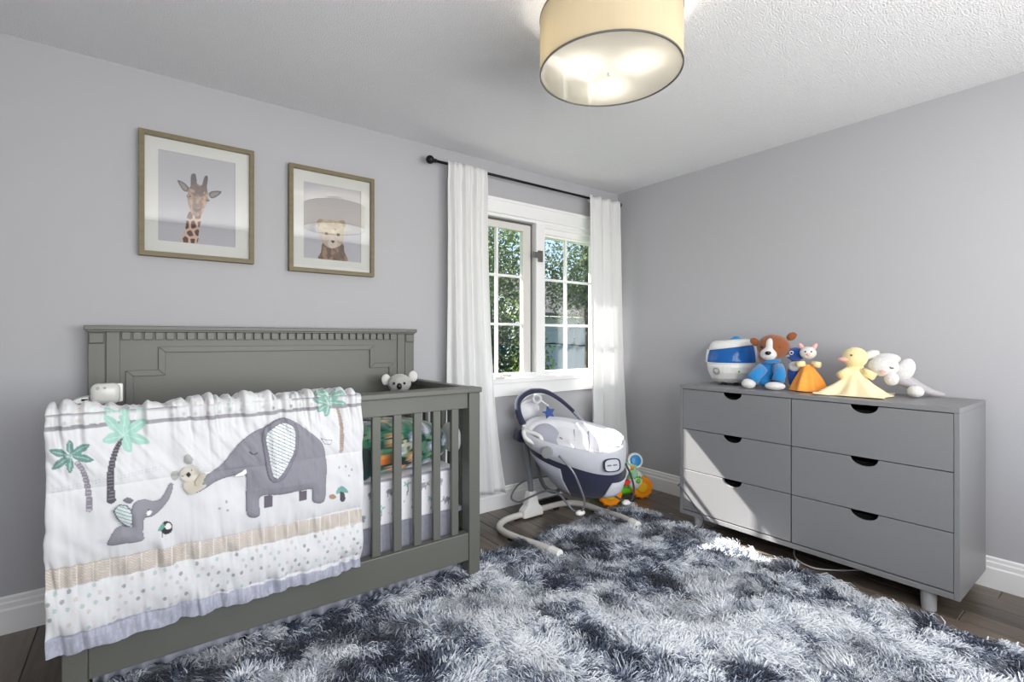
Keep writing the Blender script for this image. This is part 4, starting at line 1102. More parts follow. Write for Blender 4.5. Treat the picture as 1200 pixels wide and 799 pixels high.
applique('elephant_patch', Q['ele'], .016, (138, 137, 146), detail=d_body)
applique('elephant_ear_patch', Q['ele_ear'], .013, (132, 131, 142), detail=d_ear, lift=.017)
applique('elephant_patch', Q['baby'], .011, (142, 142, 150), detail=d_baby)
applique('elephant_ear_patch', Q['baby_ear2'], .004, (116, 116, 124))
applique('elephant_ear_patch', Q['baby_ear'], .008, (150, 150, 158), detail=d_baby_ear, lift=.012)
for e in Q['koala_ears']: applique('koala_ear_patch', e, .004, (172, 174, 172))
applique('koala_patch', Q['koala_body'], .005, (198, 190, 176), lift=.012)
applique('koala_patch', Q['koala_face'], .006, (204, 198, 186), detail=d_koala, lift=.014)
applique('koala_patch', Q['koala_arm'], .004, (190, 182, 166), lift=.022)
applique('tusk_patch', Q['tusk'], .003, (238, 238, 236), detail=lambda k: k.put(np.nonzero(k.d < .0022)[0], (90, 88, 94)), lift=.016)

# ================================================================== DRESSER
DX, DY0, DY1, DZ0, DZ1 = -.53, -2.312, -.985, .09, .905     # front plane, near end, far end
dm = M['dresser']
dr = thing('dresser', (-.28, -1.65, 0), 'wide grey six drawer dresser with half moon finger cutouts against the right wall', 'dresser')
MB().box((DX + .0, DY0 - .012, DZ1 - .022), (-.045, DY1 + .012, DZ1)).build('top', dm, dr, bevel=.002)
for y0, y1 in ((DY0 - .012, DY0 + .008), (DY1 - .008, DY1 + .012)):
    MB().box((DX, y0, DZ0), (-.045, y1, DZ1 - .022)).build('side', dm, dr, bevel=.002)
MB().box((DX, DY0 + .008, DZ0), (-.045, DY1 - .008, DZ0 + .026)).build('bottom', dm, dr, bevel=.002)
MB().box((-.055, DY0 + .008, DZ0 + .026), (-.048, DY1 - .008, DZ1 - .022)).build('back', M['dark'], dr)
YM = -1.6475
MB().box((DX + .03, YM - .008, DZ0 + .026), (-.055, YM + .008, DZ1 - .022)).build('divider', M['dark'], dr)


def drawer(y0, y1, z0, z1):
    R, n = .058, 16
    yc = (y0 + y1) / 2
    pts = [(DX + .001, y0, z0), (DX + .001, y1, z0), (DX + .001, y1, z1), ]
    arc = [(DX + .001, yc + R * math.cos(PI * k / n), z1 - R * .66 * math.sin(PI * k / n)) for k in range(n + 1)]
    pts += arc + [(DX + .001, y0, z1)]
    d = MB().prism(pts, (.018, 0, 0)).build('drawer', dm, dr, bevel=.0012, seg=1)
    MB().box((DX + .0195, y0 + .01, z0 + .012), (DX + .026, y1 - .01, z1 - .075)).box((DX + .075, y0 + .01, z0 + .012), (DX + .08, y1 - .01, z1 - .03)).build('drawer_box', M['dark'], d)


zz = [.120, .3735, .6305, .8815]
for y0, y1 in ((YM + .003, DY1 - .0095), (DY0 + .0095, YM - .003)):
    for k in range(3): drawer(y0, y1, zz[k] + .0018, zz[k + 1] - .0022)
for x in (-.485, -.10):
    for y in (-2.21, -1.08):
        MB().cyl((x, y, 0), (x, y, DZ0), .027, .03, n=24).build('leg', M['dresser_leg'], dr, smooth=False)

# thin dark grey strand at the dresser corner, then a white cord
cw = MB().tube(smooth_path([(-.030, -.945, .60), (-.024, -.94, .42), (-.10, -.95, .33), (-.45, -.958, .275), (-.534, -.964, .262), (-.5345, -.985, .253), (-.5345, -1.06, .18), (-.5345, -1.13, .115), (-.527, -1.138, .085), (-.524, -1.12, .04), (-.53, -1.09, .012)], 5), .0036, 8).build('thin_strand', M['strand_dark'], None, (-.5, -1.05, .01), smooth=True)
tag(cw, 'thin dark grey strand running round the far front corner of the dresser', 'cord')
cw = MB().tube(smooth_path([(-.06, -1.50, .006), (-.25, -1.55, .006), (-.42, -1.62, .006), (-.48, -1.70, .006), (-.46, -1.78, .006), (-.30, -1.90, .006), (-.05, -1.95, .006)], 6), .004, 8).build('thin_strand', M['cord_white'], None, (-.45, -1.7, 0), smooth=True)
tag(cw, 'white cord lying on the planks under the dresser', 'cord')

# ------------------------------------------------------------------ humidifier
hc = Vector((-.215, -1.14, DZ1)); HT = .30
vf = Vector((-.87, -.49, 0)).normalized(); vl = Vector((.49, -.87, 0)).normalized()
hu = thing('humidifier', hc, 'blue and white egg shaped humidifier on the far end of the dresser', 'humidifier')


def hring(r, h, tilt=0.0, n=40):
    return [hc + vf * (r * math.cos(2 * PI * k / n)) + vl * (r * math.sin(2 * PI * k / n)) + Vector((0, 0, h + tilt * math.sin(2 * PI * k / n))) for k in range(n)]


def hloft(rows, n=40, caps=(True, True)):
    b = MB(); V = []; F = []
    for r_, h_, t_ in rows: V += hring(r_, h_, t_, n)
    for i in range(len(rows) - 1):
        for k in range(n): F.append((i * n + k, i * n + (k + 1) % n, (i + 1) * n + (k + 1) % n, (i + 1) * n + k))
    if caps[0]: F.append(tuple(range(n))[::-1])
    if caps[1]: F.append(tuple((len(rows) - 1) * n + k for k in range(n)))
    return b.add(V, F)


hloft([(.075, .012, 0), (.095, .016, 0), (.12, .04, 0), (.138, .08, 0), (.145, .115, 0), (.145, .136, 0)]).build('base', M['white_pl'], hu, smooth=False, bevel=.002)
hloft([(.143, .1365, 0), (.145, .15, 0), (.142, .19, .006), (.135, .225, .016), (.132, .237, .018)]).build('tank', M['tank'], hu, smooth=True)
hloft([(.133, .2375, .018), (.134, .243, .018), (.126, .268, .012), (.112, .282, .008), (.09, .287, .006), (.03, .289, .004)]).build('lid', M['white_pl'], hu, smooth=True)
hloft([(.148, .137, 0), (.148, .142, 0), (.144, .142, 0), (.144, .137, 0)], caps=(False, False)).build('seam_ring', M['white_pl'], hu)
for s_ in (-1, 1):
    MB().tube([hc + vl * (s_ * .143) + Vector((0, 0, .14)) + vf * .02, hc + vl * (s_ * .141) + Vector((0, 0, .19 + s_ * .006)) + vf * .02, hc + vl * (s_ * .134) + Vector((0, 0, .24 + s_ * .016)) + vf * .02], .012, 10, flat=.5).build('strut', M['white_pl'], hu, smooth=True)
p = hc + vl * .03 + Vector((0, 0, .288))
MB().lathe([(.036, 0), (.034, .008), (.02, .012), (.018, .02), (.008, .022)], p, 24).build('mist_cap', M['blue_pl'], hu)
for a in (-.5, .35, 2.2, 3.6):
    q_ = hc + vf * (.085 * math.cos(a)) + vl * (.085 * math.sin(a))
    MB().cyl(q_, q_ + Vector((0, 0, .018)), .016, n=14).build('foot', M['dark'], hu)
# oval emblem on the base and a small dial
lp = hc + vf * .112 - vl * .083 + Vector((0, 0, .088)); ln = (vf * .8 - vl * .6 + Vector((0, 0, -.22))).normalized(); la, lb = frame_from(ln)
oval = lambda r_, o: [lp + ln * o + la * (r_ * math.cos(t)) + lb * (r_ * .95 * math.sin(t)) for t in np.linspace(0, 2 * PI, 24, endpoint=False)]
MB().ring(oval(.024, .003), oval(.019, .003), ln * .003).tube([lp + ln * .005 + la * .013 * math.cos(t) + lb * .013 * math.sin(t) for t in np.linspace(.2, PI - .2, 8)], .003, 6).build('emblem', M['grey_pl'], hu)
lp2 = hc + vf * .135 + vl * .045 + Vector((0, 0, .09))
MB().ell(lp2, .006).build('indicator', M['lime_pl'], hu)
cw = MB().tube(smooth_path([hc + vl * .143 + Vector((0, 0, .125)), (-.10, -1.32, 1.01), (-.065, -1.38, .945), (-.05, -1.42, .912), (-.03, -1.45, .85), (-.03, -1.46, .5), (-.03, -1.46, .2)], 5), .003, 8).build('thin_strand', M['cord_white'], None, hc, smooth=True)
tag(cw, 'thin cord running from the humidifier behind the brown dog plush', 'cord')

# ------------------------------------------------------------------ soft toys on the dresser
F3 = Vector((-.905, -.425, 0)).normalized(); L3 = Vector((.425, -.905, 0)).normalized(); U3 = Vector((0, 0, 1))
AX = (F3, L3, U3)


def at(base):
    B_ = Vector(base)
    return lambda a, b_, c_: B_ + F3 * a + L3 * b_ + U3 * c_


P = at((-.30, -1.43, DZ1))
dog = thing('dog_plush', (-.30, -1.43, DZ1), 'brown and white puppy plush in a blue jacket beside the humidifier', 'soft toy')
MB().ell(P(-.01, .0, .10), (.055, .062, .085), AX).ell(P(.035, -.045, .06), (.05, .035, .035), (Vector((.3, .6, .7)), L3, U3)).build('jacket_body', M['blue_plush'], dog, remesh=.007)
MB().tube([P(.03, -.04, .12), P(.06, -.075, .08), P(.075, -.095, .045)], [.035, .034, .036], 14).build('sleeve', M['blue_plush'], dog, smooth=True)
MB().tube([P(.04, .04, .13), P(.08, .05, .09), P(.095, .04, .05)], [.033, .032, .034], 14).build('sleeve', M['blue_plush'], dog, smooth=True)
MB().ell(P(.085, -.112, .030), (.045, .04, .030), AX).build('paw', M['white_plush'], dog, remesh=.006)
MB().ell(P(.115, .025, .024), (.04, .055, .024), AX).build('paw', M['white_plush'], dog, remesh=.006)
MB().ell(P(.03, 0, .165), (.055, .06, .018), AX).build('collar', M['blue_plush'], dog, remesh=.006)
MB().ell(P(.03, .018, .245), (.075, .088, .078), AX).ell(P(.055, -.03, .185), (.035, .035, .03), AX).build('head', M['brown_plush'], dog, remesh=.007)
MB().ell(P(.085, -.008, .205), (.045, .045, .036), AX).ell(P(.082, .0, .245), (.026, .026, .055), AX).build('muzzle', M['white_plush'], dog, remesh=.006)
MB().ell(P(.13, -.010, .212), (.012, .016, .011), AX).build('nose', M['black_bead'], dog, smooth=True)
for s_, b0 in ((-1, -.06), (1, .09)):
    MB().ell(P(.035, b0 + s_ * .02, .295 + (.012 if s_ > 0 else -.02)), (.014, .030, .026), (F3, L3 + U3 * (.25 * s_), U3)).build('ear', M['brown_plush'], dog, remesh=.005)
for b_ in (-.042, .046): MB().ell(P(.092, b_, .245), .008).build('eye', M['black_bead'], dog, smooth=True)


def drape(top, zt, R, seed, folds=7, n=96, m=26, power=1.7, amp=.07):
    """soft square of cloth hanging from a neck and spreading on the table"""
    top = Vector(top); V = []; r = np.random.default_rng(seed); ph = r.uniform(0, 6, 4)
    for i in range(m):
        s_ = i / (m - 1)
        for k in range(n):
            t = 2 * PI * k / n
            Rt = R(t) if callable(R) else R
            f = math.sin(folds * t + ph[0]) * .5 + math.sin((folds - 3) * t + ph[1]) * .5
            rr = .022 + (Rt - .022) * s_ * (1 + amp * f * min(1, s_ * 1.5))
            h = (top.z - zt) * (1 - s_) ** power + .030 * f * math.sin(PI * min(1, s_ * 1.02)) * s_
            z = max(zt + .003 + .003 * s_ * (1 + f), zt + h)
            V.append(top.xy.to_3d() + F3 * (rr * math.cos(t)) + L3 * (rr * math.sin(t)) + U3 * z)
    F = [(i * n + k, i * n + (k + 1) % n, (i + 1) * n + (k + 1) % n, (i + 1) * n + k) for i in range(m - 1) for k in range(n)]
    return MB().add(V, F)


sq = lambda a, b_: (lambda t: 1 / max(abs(math.cos(t + .3)) / a, abs(math.sin(t + .3)) / b_) * .86)

# blue bird lovey beside the dog
P = at((-.26, -1.555, DZ1))
bi = thing('bird_plush', (-.26, -1.555, DZ1), 'small royal blue bird plush tucked beside the dog plush', 'soft toy')
MB().ell(P(0, 0, .085), (.04, .042, .085), AX).ell(P(.01, 0, .205), (.042, .052, .040), AX).build('body', M['royal_plush'], bi, remesh=.006)
MB().ell(P(.03, -.005, .135), (.026, .036, .03), AX).build('breast', M['white_plush'], bi, remesh=.005)
MB().ell(P(.046, -.022, .213), (.006, .012, .012), AX).build('eye_ring', M['white_plush'], bi, smooth=True)
MB().ell(P(.052, -.022, .213), (.004, .006, .006), AX).build('eye', M['black_bead'], bi, smooth=True)
MB().tube([P(.04, -.035, .198), P(.05, -.056, .190)], [.010, .002], 10).build('beak', M['grey_pl'], bi, smooth=True)
MB().tube([P(-.01, .035, .21), P(-.02, .075, .205)], [.02, .006], 10).build('wing', M['royal_plush'], bi, smooth=True)

# orange lovey with a pale animal head
P = at((-.28, -1.628, DZ1))
ol = thing('comforter_toy', (-.28, -1.628, DZ1), 'orange satin comforter cloth with a small white animal head', 'soft toy')
drape(P(.02, 0, .15), DZ1, lambda t: .088, 4, folds=7, power=1.0, amp=.24).build('cloth', M['orange_cloth'], ol, smooth=True, solid=.003)
MB().ell(P(.03, 0, .215), (.038, .042, .036), AX).build('head', M['white_plush'], ol, remesh=.005)
for s_ in (-1, 1):
    MB().ell(P(.02, s_ * .032, .25), (.009, .014, .022), (F3, L3, U3 + L3 * (.35 * s_))).build('ear', M['pink'], ol, remesh=.004)
    MB().tube([P(.04, s_ * .02, .155), P(.06, s_ * .055, .15)], [.016, .017], 12).build('arm', M['pale_yellow'], ol, smooth=True)
    MB().ell(P(.063, s_ * .014, .222), .0045).build('eye', M['black_bead'], ol, smooth=True)
MB().ell(P(.066, .0, .208), (.008, .011, .008), AX).build('snout', M['pink'], ol, smooth=True)

# yellow duck lovey
P = at((-.26, -1.85, DZ1))
yl = thing('comforter_toy', (-.26, -1.85, DZ1), 'pale yellow comforter cloth with a round duck head and pink beak', 'soft toy')
drape(P(.03, 0, .135), DZ1, sq(.185, .175), 9, folds=8, power=1.9, amp=.13).build('cloth', M['yellow_cloth'], yl, smooth=True, solid=.003)
MB().ell(P(.02, .0, .195), (.055, .058, .055), AX).ell(P(.02, 0, .125), (.035, .05, .03), AX).build('head', M['pale_yellow'], yl, remesh=.006)
MB().ell(P(.045, -.055, .185), (.024, .026, .012), AX).build('beak', M['pink'], yl, smooth=True)
MB().ell(P(.068, -.022, .208), .005).build('eye', M['black_bead'], yl, smooth=True)
for s_ in (-1, 1):
    MB().tube([P(.045, s_ * .03, .125), P(.075, s_ * .075, .10)], [.022, .020], 12).build('arm', M['pale_yellow'], yl, smooth=True)

# grey and white lamb
P = at((-.20, -1.965, DZ1))
lm_ = thing('lamb_plush', (-.20, -1.965, DZ1), 'white lamb plush with floppy ears lying on its grey cloth body', 'soft toy')
MB().ell(P(.03, -.01, .150), (.055, .068, .052), AX).ell(P(.0, .01, .19), (.04, .06, .03), AX).build('head', M['white_plush'], lm_, remesh=.007)
MB().ell(P(.02, .085, .138), (.022, .038, .06), (F3, L3 - U3 * .3, U3 + L3 * .3)).build('ear', M['white_plush'], lm_, remesh=.006)
MB().ell(P(.0, -.06, .208), (.018, .045, .026), (F3, L3 + U3 * .3, U3)).build('ear', M['white_plush'], lm_, remesh=.006)
MB().tube([P(.082, .008, .152), P(.083, .014, .146), P(.082, .024, .147)], .0028, 6).build('closed_eye', M['black_bead'], lm_)
MB().ell(P(.085, -.02, .128), (.008, .012, .008), AX).build('nose', M['pink'], lm_, smooth=True)
b = MB().tube(smooth_path([P(-.01, .03, .115), P(-.01, .085, .08), P(-.015, .14, .05), P(-.03, .20, .022), P(-.05, .255, .012)], 5), [.052 - .0021 * k for k in range(21)], 16, flat=.85)
b.build('body', M['grey_cloth'], lm_, remesh=.007)
MB().ell(P(.06, .115, .032), (.04, .036, .03), AX).build('paw', M['white_plush'], lm_, remesh=.006)
MB().ell(P(.055, .02, .09), (.035, .032, .035), AX).build('paw', M['white_plush'], lm_, remesh=.006)

# ================================================================== RUG
RC = [(-.535, -.585), (-.70, -2.75), (-3.42, -2.75), (-3.42, -.70)]


def rug_in(x, y, g=0.0):
    ok = np.ones(len(x), bool)
    for i in range(4):
        x0, y0 = RC[i]; x1, y1 = RC[(i + 1) % 4]; l = math.hypot(x1 - x0, y1 - y0)
        ok &= ((x1 - x0) * (y - y0) - (y1 - y0) * (x - x0)) / l < -g
    return ok


rug = thing('shaggy_rug', (-2, -1.7, 0), 'large shaggy tie dyed rug in navy, grey and white on the planks', 'rug')
MB().prism([(a, b_, .001) for a, b_ in RC], (0, 0, .009)).build('backing', mat('rug_backing', (70, 76, 90), .95), rug)
N = 520000
x = rng.uniform(-3.45, -.5, N); y = rng.uniform(-2.8, -.55, N)
ok = rug_in(x, y, .004)
cx_, cy_ = x + 3.285, y + 2.852
dep = cx_ * math.cos(YAW) + cy_ * math.sin(YAW); lat = cx_ * math.sin(YAW) - cy_ * math.cos(YAW)
keep = (dep > .9) & (np.abs(lat) < dep * 1.12 + .15)
dens_p = np.clip(1.15 - .0 * dep, .2, 1) * np.where(keep, 1, .10)
ok &= rng.random(N) < dens_p * .62
x, y = x[ok], y[ok]; n = len(x)
ang = fnoise(x * 3.2, y * 3.2, 40, 2) * 9 + (fnoise(x * 13, y * 13, 41, 2) - .5) * 5.5 + rng.normal(0, .38, n)
ln_ = rng.uniform(.045, .078, n); hz = rng.uniform(.022, .05, n) * (.7 + .6 * fnoise(x * 14, y * 14, 44, 2))
dx, dy = np.cos(ang) * ln_, np.sin(ang) * ln_
crl = rng.normal(0, .013, n); px_, py2 = -np.sin(ang), np.cos(ang)
wd = rng.uniform(.0013, .0025, n)
rows = []
for t, zt, wt in ((0, .0, .9), (.3, .8, 1.0), (.68, 1.0, .9), (1.0, .72, .25)):
    cxr = x + dx * t + px_ * crl * math.sin(PI * t); cyr = y + dy * t + py2 * crl * math.sin(PI * t); z = .008 + hz * zt
    rows += [np.stack([cxr - px_ * wd * wt, cyr - py2 * wd * wt, z], -1), np.stack([cxr + px_ * wd * wt, cyr + py2 * wd * wt, z + .0008], -1)]
V = np.stack(rows, 1).reshape(-1, 3)
F = (np.arange(n)[:, None, None] * 8 + np.array([[0, 1, 3, 2], [2, 3, 5, 4], [4, 5, 7, 6]])[None]).reshape(-1, 4)
# dye: blotches of navy, grey and off white
d1 = fnoise(x * 4.6 + 1.6 * fnoise(x * 6, y * 6, 3), y * 4.6 + 1.6 * fnoise(x * 6, y * 6, 9), 635, 4)
d2 = fnoise(x * 19, y * 19, 71, 3)
d = d1 * .56 + d2 * .44 + rng.normal(0, .05, n)
d = (d - d.mean()) / d.std()
stops = np.array([-1.6, -.85, -.3, .25, .95]); pal = np.array([lin(34, 40, 56), lin(66, 76, 98), lin(146, 156, 174), lin(208, 214, 223), lin(240, 243, 247)])
base = np.stack([np.interp(d, stops, pal[:, k]) for k in range(3)], -1)
cols = np.repeat(base, 8, axis=0)
pile = raw('pile', V, F, mat('rug_pile', None, .8, attr='Col', sheen=.15, trans=.12), rug, smooth=True, cols=cols)
pile['kind'] = 'stuff'

# ================================================================== BABY SWING
sw = thing('baby_swing', (-1.15, -.5, 0), 'grey and navy baby swing seat on a bent tube base under the window', 'baby swing')
base = [(-1.501, -.876, .05), (-1.508, -.764, .05), (-1.522, -.573, .035), (-1.525, -.42, .03), (-1.49, -.335, .03), (-1.39, -.275, .03), (-1.237, -.262, .03), (-1.125, -.256, .03), (-1.047, -.257, .03), (-.928, -.26, .03), (-.84, -.29, .03), (-.785, -.382, .03), (-.79, -.571, .035), (-.81, -.739, .05), (-.832, -.863, .05)]
MB().tube(smooth_path(base, 6), .020, 14).build('base_tube', M['tube_white'], sw, smooth=True)
for a, b_ in ((base[0], base[1]), (base[-1], base[-2])):
    a, b_ = Vector(a), Vector(b_); d = (b_ - a).normalized()
    MB().cyl(a - d * .03, a + d * .045, .026, n=16).build('foot_cap', M['white_pl'], sw, bevel=.006)
for q_ in ((-1.518, -.50, .006), (-1.30, -.262, .006), (-.95, -.26, .006), (-.787, -.48, .006)):
    MB().box((q_[0] - .018, q_[1] - .018, .0), (q_[0] + .018, q_[1] + .018, .016)).build('pad', M['dark'], sw, bevel=.003)
b = MB()
V = []
for (hx, hy, z) in ((.085, .036, .008), (.08, .034, .055), (.05, .03, .085), (.034, .028, .15), (.03, .026, .175)):
    V += [(-1.182 - hx, -.268 - hy, z), (-1.182 + hx, -.268 - hy, z), (-1.182 + hx, -.268 + hy, z), (-1.182 - hx, -.268 + hy, z)]
F = [(0, 3, 2, 1), (16, 17, 18, 19)] + [(i * 4 + k, i * 4 + (k + 1) % 4, i * 4 + 4 + (k + 1) % 4, i * 4 + 4 + k) for i in range(4) for k in range(4)]
b.add(V, F).build('hub', M['white_pl'], sw, bevel=.010, seg=3)
MB().tube(smooth_path([(-1.182, -.268, .16), (-1.198, -.262, .34), (-1.222, -.252, .56)], 5), .019, 14).build('post', M['tube_grey'], sw, smooth=True)
MB().tube(smooth_path(SWING['arm'], 5), .014, 12).build('swing_arm', M['tube_grey'], sw, smooth=True)
MB().box((-1.29, -.31, .50), (-1.13, -.20, .585), rot=(0, .25, -.3)).build('motor_housing', M['navy'], sw, bevel=.02, seg=3)
MB().tube(smooth_path(SWING['handle'], 6, True), .013, 10, closed=True).build('handle', M['white_pl'], sw, smooth=True)
MB().tube(smooth_path(SWING['wire_near'], 5), .0065, 10).build('rocker_wire', M['tube_grey'], sw, smooth=True)
MB().tube(smooth_path(SWING['wire_far'], 5), .0065, 10).build('rocker_wire', M['strand_dark'], sw, smooth=True)
for p in (SWING['wire_near'][4], SWING['wire_far'][4]):
    MB().ell((p[0], p[1], p[2] - .004), (.034, .024, .016), nu=16, nv=10).build('rocker_foot', M['white_pl'], sw, smooth=True)
# seat: superellipse sections round an axis that runs from the head to the foot end
SC = Vector((-1.012, -.495, 0)); sa = Vector((.566, -.825, 0)).normalized(); sb = Vector((.825, .566, 0)).normalized()
LA, LB = .335, .235


def rim_pt(t, k=1.0, dz=0.0, off=0.0, drop=0.0):
    ct_, st_ = math.cos(t), math.sin(t); e = .72 if ct_ > 0 else .85
    u_ = math.copysign(abs(ct_) ** e, ct_); w_ = math.copysign(abs(st_) ** .8, st_)
    p = SC + sa * (LA * k * u_ + off) + sb * (LB * k * w_)
    p.z = .572 - .046 * u_ + .045 * w_ + dz + drop * u_
    return p


def seat_loft(rows, n=72, caps=(False, False)):
    V = []; F = []
    for a in rows: V += [rim_pt(2 * PI * k / n, *a) for k in range(n)]
    for i in range(len(rows) - 1):
        for k in range(n): F.append((i * n + k, i * n + (k + 1) % n, (i + 1) * n + (k + 1) % n, (i + 1) * n + k))
    if caps[0]: F.append(tuple(range(n)))
    if caps[1]: F.append(tuple((len(rows) - 1) * n + k for k in range(n)))
    return MB().add(V, F)


seat_loft([(.90, -.02, 0, 0), (.945, .01, 0, 0), (.985, .012, 0, 0), (1.02, -.01, 0, 0), (1.015, -.05, .004, -.01), (.985, -.10, .008, -.035), (.95, -.108, .008, -.038)]).build('seat_rim', M['pale_fab'], sw, smooth=True)
seat_loft([(.965, -.10, .008, -.036), (.90, -.17, .03, -.035), (.79, -.235, .055, -.01), (.66, -.295, .085, .02), (.50, -.33, .10, .05)], caps=(False, True)).build('seat_shell', M['navy'], sw, smooth=True)
# pale lower pocket at the foot end
n_ = 20
V = []; F = []
for j, (k, dz, off, dp) in enumerate(((.92, -.155, .032, -.035), (.85, -.205, .047, -.02), (.75, -.262, .070, .004), (.66, -.298, .088, .022))):
    w = .62 + .28 * j / 3
    for i in range(n_ + 1):
        t = -w * 1.25 + (w * 2.0) * i / n_
        V.append(rim_pt(t, k + .012, dz, off, dp))
F = [(j * (n_ + 1) + i, j * (n_ + 1) + i + 1, (j + 1) * (n_ + 1) + i + 1, (j + 1) * (n_ + 1) + i) for j in range(3) for i in range(n_)]
MB().add(V, F).build('pocket_panel', M['pale_fab'], sw, smooth=True, solid=.006)
V = []; F = []
for j, (k, dz, off, dp) in enumerate(((.92, -.15, .022, -.035), (.81, -.225, .05, -.012), (.68, -.288, .082, .017), (.56, -.322, .096, .042))):
    w0 = -2.6; w1 = -1.75 + .25 * (3 - j) / 3 - .2
    for i in range(n_ + 1): V.append(rim_pt(w0 + (w1 - w0) * i / n_, k + .02, dz, off, dp))
MB().add(V, [(j * (n_ + 1) + i, j * (n_ + 1) + i + 1, (j + 1) * (n_ + 1) + i + 1, (j + 1) * (n_ + 1) + i) for j in range(3) for i in range(n_)]).build('side_panel', M['mid_fab'], sw, smooth=True, solid=.006)
# padded liner with sewn channels
nr, nt = 34, 120; V = []; F = []
for j in range(nr):
    k = .945 * (1 - j / (nr - 1) * .985)
    for i in range(nt):
        t = 2 * PI * i / nt; p = rim_pt(t, k, 0)
        dish = -.135 * (1 - (k / .945) ** 2) + .022 * max(0, 1 - abs(k - .84) / .1)
        lx = (p - SC).dot(sa); ly = (p - SC).dot(sb)
        ch = .007 * abs(math.sin((lx * 1.0 + .9 * ly * ly) * 24)) + .004 * math.sin(ly * 60 + lx * 25) * (1 if lx > -.05 else .3)
        p.z += dish + ch * min(1, j / 5) - .004
        V.append(p)
for j in range(nr - 1):
    for i in range(nt): F.append((j * nt + i, j * nt + (i + 1) % nt, (j + 1) * nt + (i + 1) % nt, (j + 1) * nt + i))
F.append(tuple((nr - 1) * nt + i for i in range(nt)))
MB().add(V, F).build('seat_pad', M['seat_white'], sw, smooth=True)


def on_pad(u_, w_, dz=0.0):
    p = SC + sa * u_ + sb * w_
    k = min(1, math.hypot(u_ / LA, w_ / LB)); p.z = .572 - .046 * u_ / LA + .045 * w_ / LB - .135 * (1 - (k / .945) ** 2) + .012 + dz
    return p


for c0 in (.0, .10, .20):
    MB().tube([on_pad(c0 - .9 * w_ * w_, w_, .006) for w_ in np.linspace(-.16, .17, 14)], .0035, 6).build('piping', M['mid_fab'], sw, smooth=True)
b = MB()
for k in range(2):
    V = []; n2 = 24
    for j in range(10):
        for i in range(n2):
            t = 2 * PI * i / n2; rr = j / 9
            V.append(on_pad(-.17 + rr * .10 * math.cos(t), rr * .135 * math.sin(t), .030 - .022 * rr ** 4 - .01 * (1 - rr)))
    F = [(j * n2 + i, j * n2 + (i + 1) % n2, (j + 1) * n2 + (i + 1) % n2, (j + 1) * n2 + i) for j in range(9) for i in range(n2)]
b.add(V, F).build('head_support', M['mid_fab'], sw, smooth=True)
MB().tube([on_pad(-.10, -.05, .035), on_pad(-.02, -.03, .02), on_pad(.05, 0, .012)], .008, 8, flat=.4).tube([on_pad(-.10, .06, .035), on_pad(-.02, .04, .02), on_pad(.05, 0, .012)], .008, 8, flat=.4).build('harness', M['tube_grey'], sw)
MB().box(tuple(on_pad(.05, 0, .012) - Vector((.02, .02, .006))), tuple(on_pad(.05, 0, .012) + Vector((.02, .02, .008)))).build('buckle', M['grey_pl'], sw, bevel=.004)
# foot end badge
tb = -.80
bc = rim_pt(tb, 1.02, -.058, .010, -.012); bn = (sa * .62 - sb * .78 + Vector((0, 0, .12))).normalized(); bl = bn.cross(Vector((0, 0, 1))).normalized() * -1; bu = bl.cross(bn).normalized() * -1
if bu.z < 0: bu = -bu
rr_ = lambda s_, o: [bc + bn * o + bl * (s_ * .058 * math.copysign(abs(math.cos(t)) ** .6, math.cos(t))) + bu * (s_ * .040 * math.copysign(abs(math.sin(t)) ** .6, math.sin(t))) for t in np.linspace(0, 2 * PI, 28, endpoint=False)]
bg = MB().prism(rr_(.88, .004), bn * .006).build('badge', M['pale_fab'], sw)
MB().ring(rr_(1.0, .003), rr_(.86, .003), bn * .010).build('badge_border', M['navy'], bg)
for s_ in (-1, 1):
    q_ = bc + bn * .011 + bl * (s_ * .020)
    MB().tube([q_ - bl * .013, q_, q_ + bl * .013], .0045, 8).build('badge_mark', M['tube_grey'], bg)
# pivot cap, toy bar, head canopy, hanging star
p = Vector(SWING['pivot'][0]); MB().cyl(p - sb * .012, p + sb * .035, .036, n=28).cyl(p - sb * .016, p - sb * .012, .028, n=28).build('pivot_cap', M['grey_pl'], sw, bevel=.003)
ar = smooth_path(SWING['arch'], 6)
cut = int(len(ar) * .86)
MB().tube(ar[:cut + 1], [.024 - .008 * k / len(ar) for k in range(cut + 1)], 12, flat=.7).build('toy_bar', M['navy'], sw, smooth=True)
cc = ar[cut:]; tb_ = MB().tube(cc, [.018] * len(cc), 12, flat=.8).build('toy_bar_end', M['mid_fab'], sw, smooth=True)
b = MB(); r = np.random.default_rng(2)
for k in range(40):
    q_ = cc[r.integers(len(cc))]; t = r.uniform(0, 6.28); d = Vector((math.cos(t), math.sin(t) * .6, math.sin(t))) * .0165
    b.ell((q_[0] + d.x, q_[1] + d.y, q_[2] + d.z), .0042, nu=6, nv=4)
b.build('fleck', M['navy'], tb_)
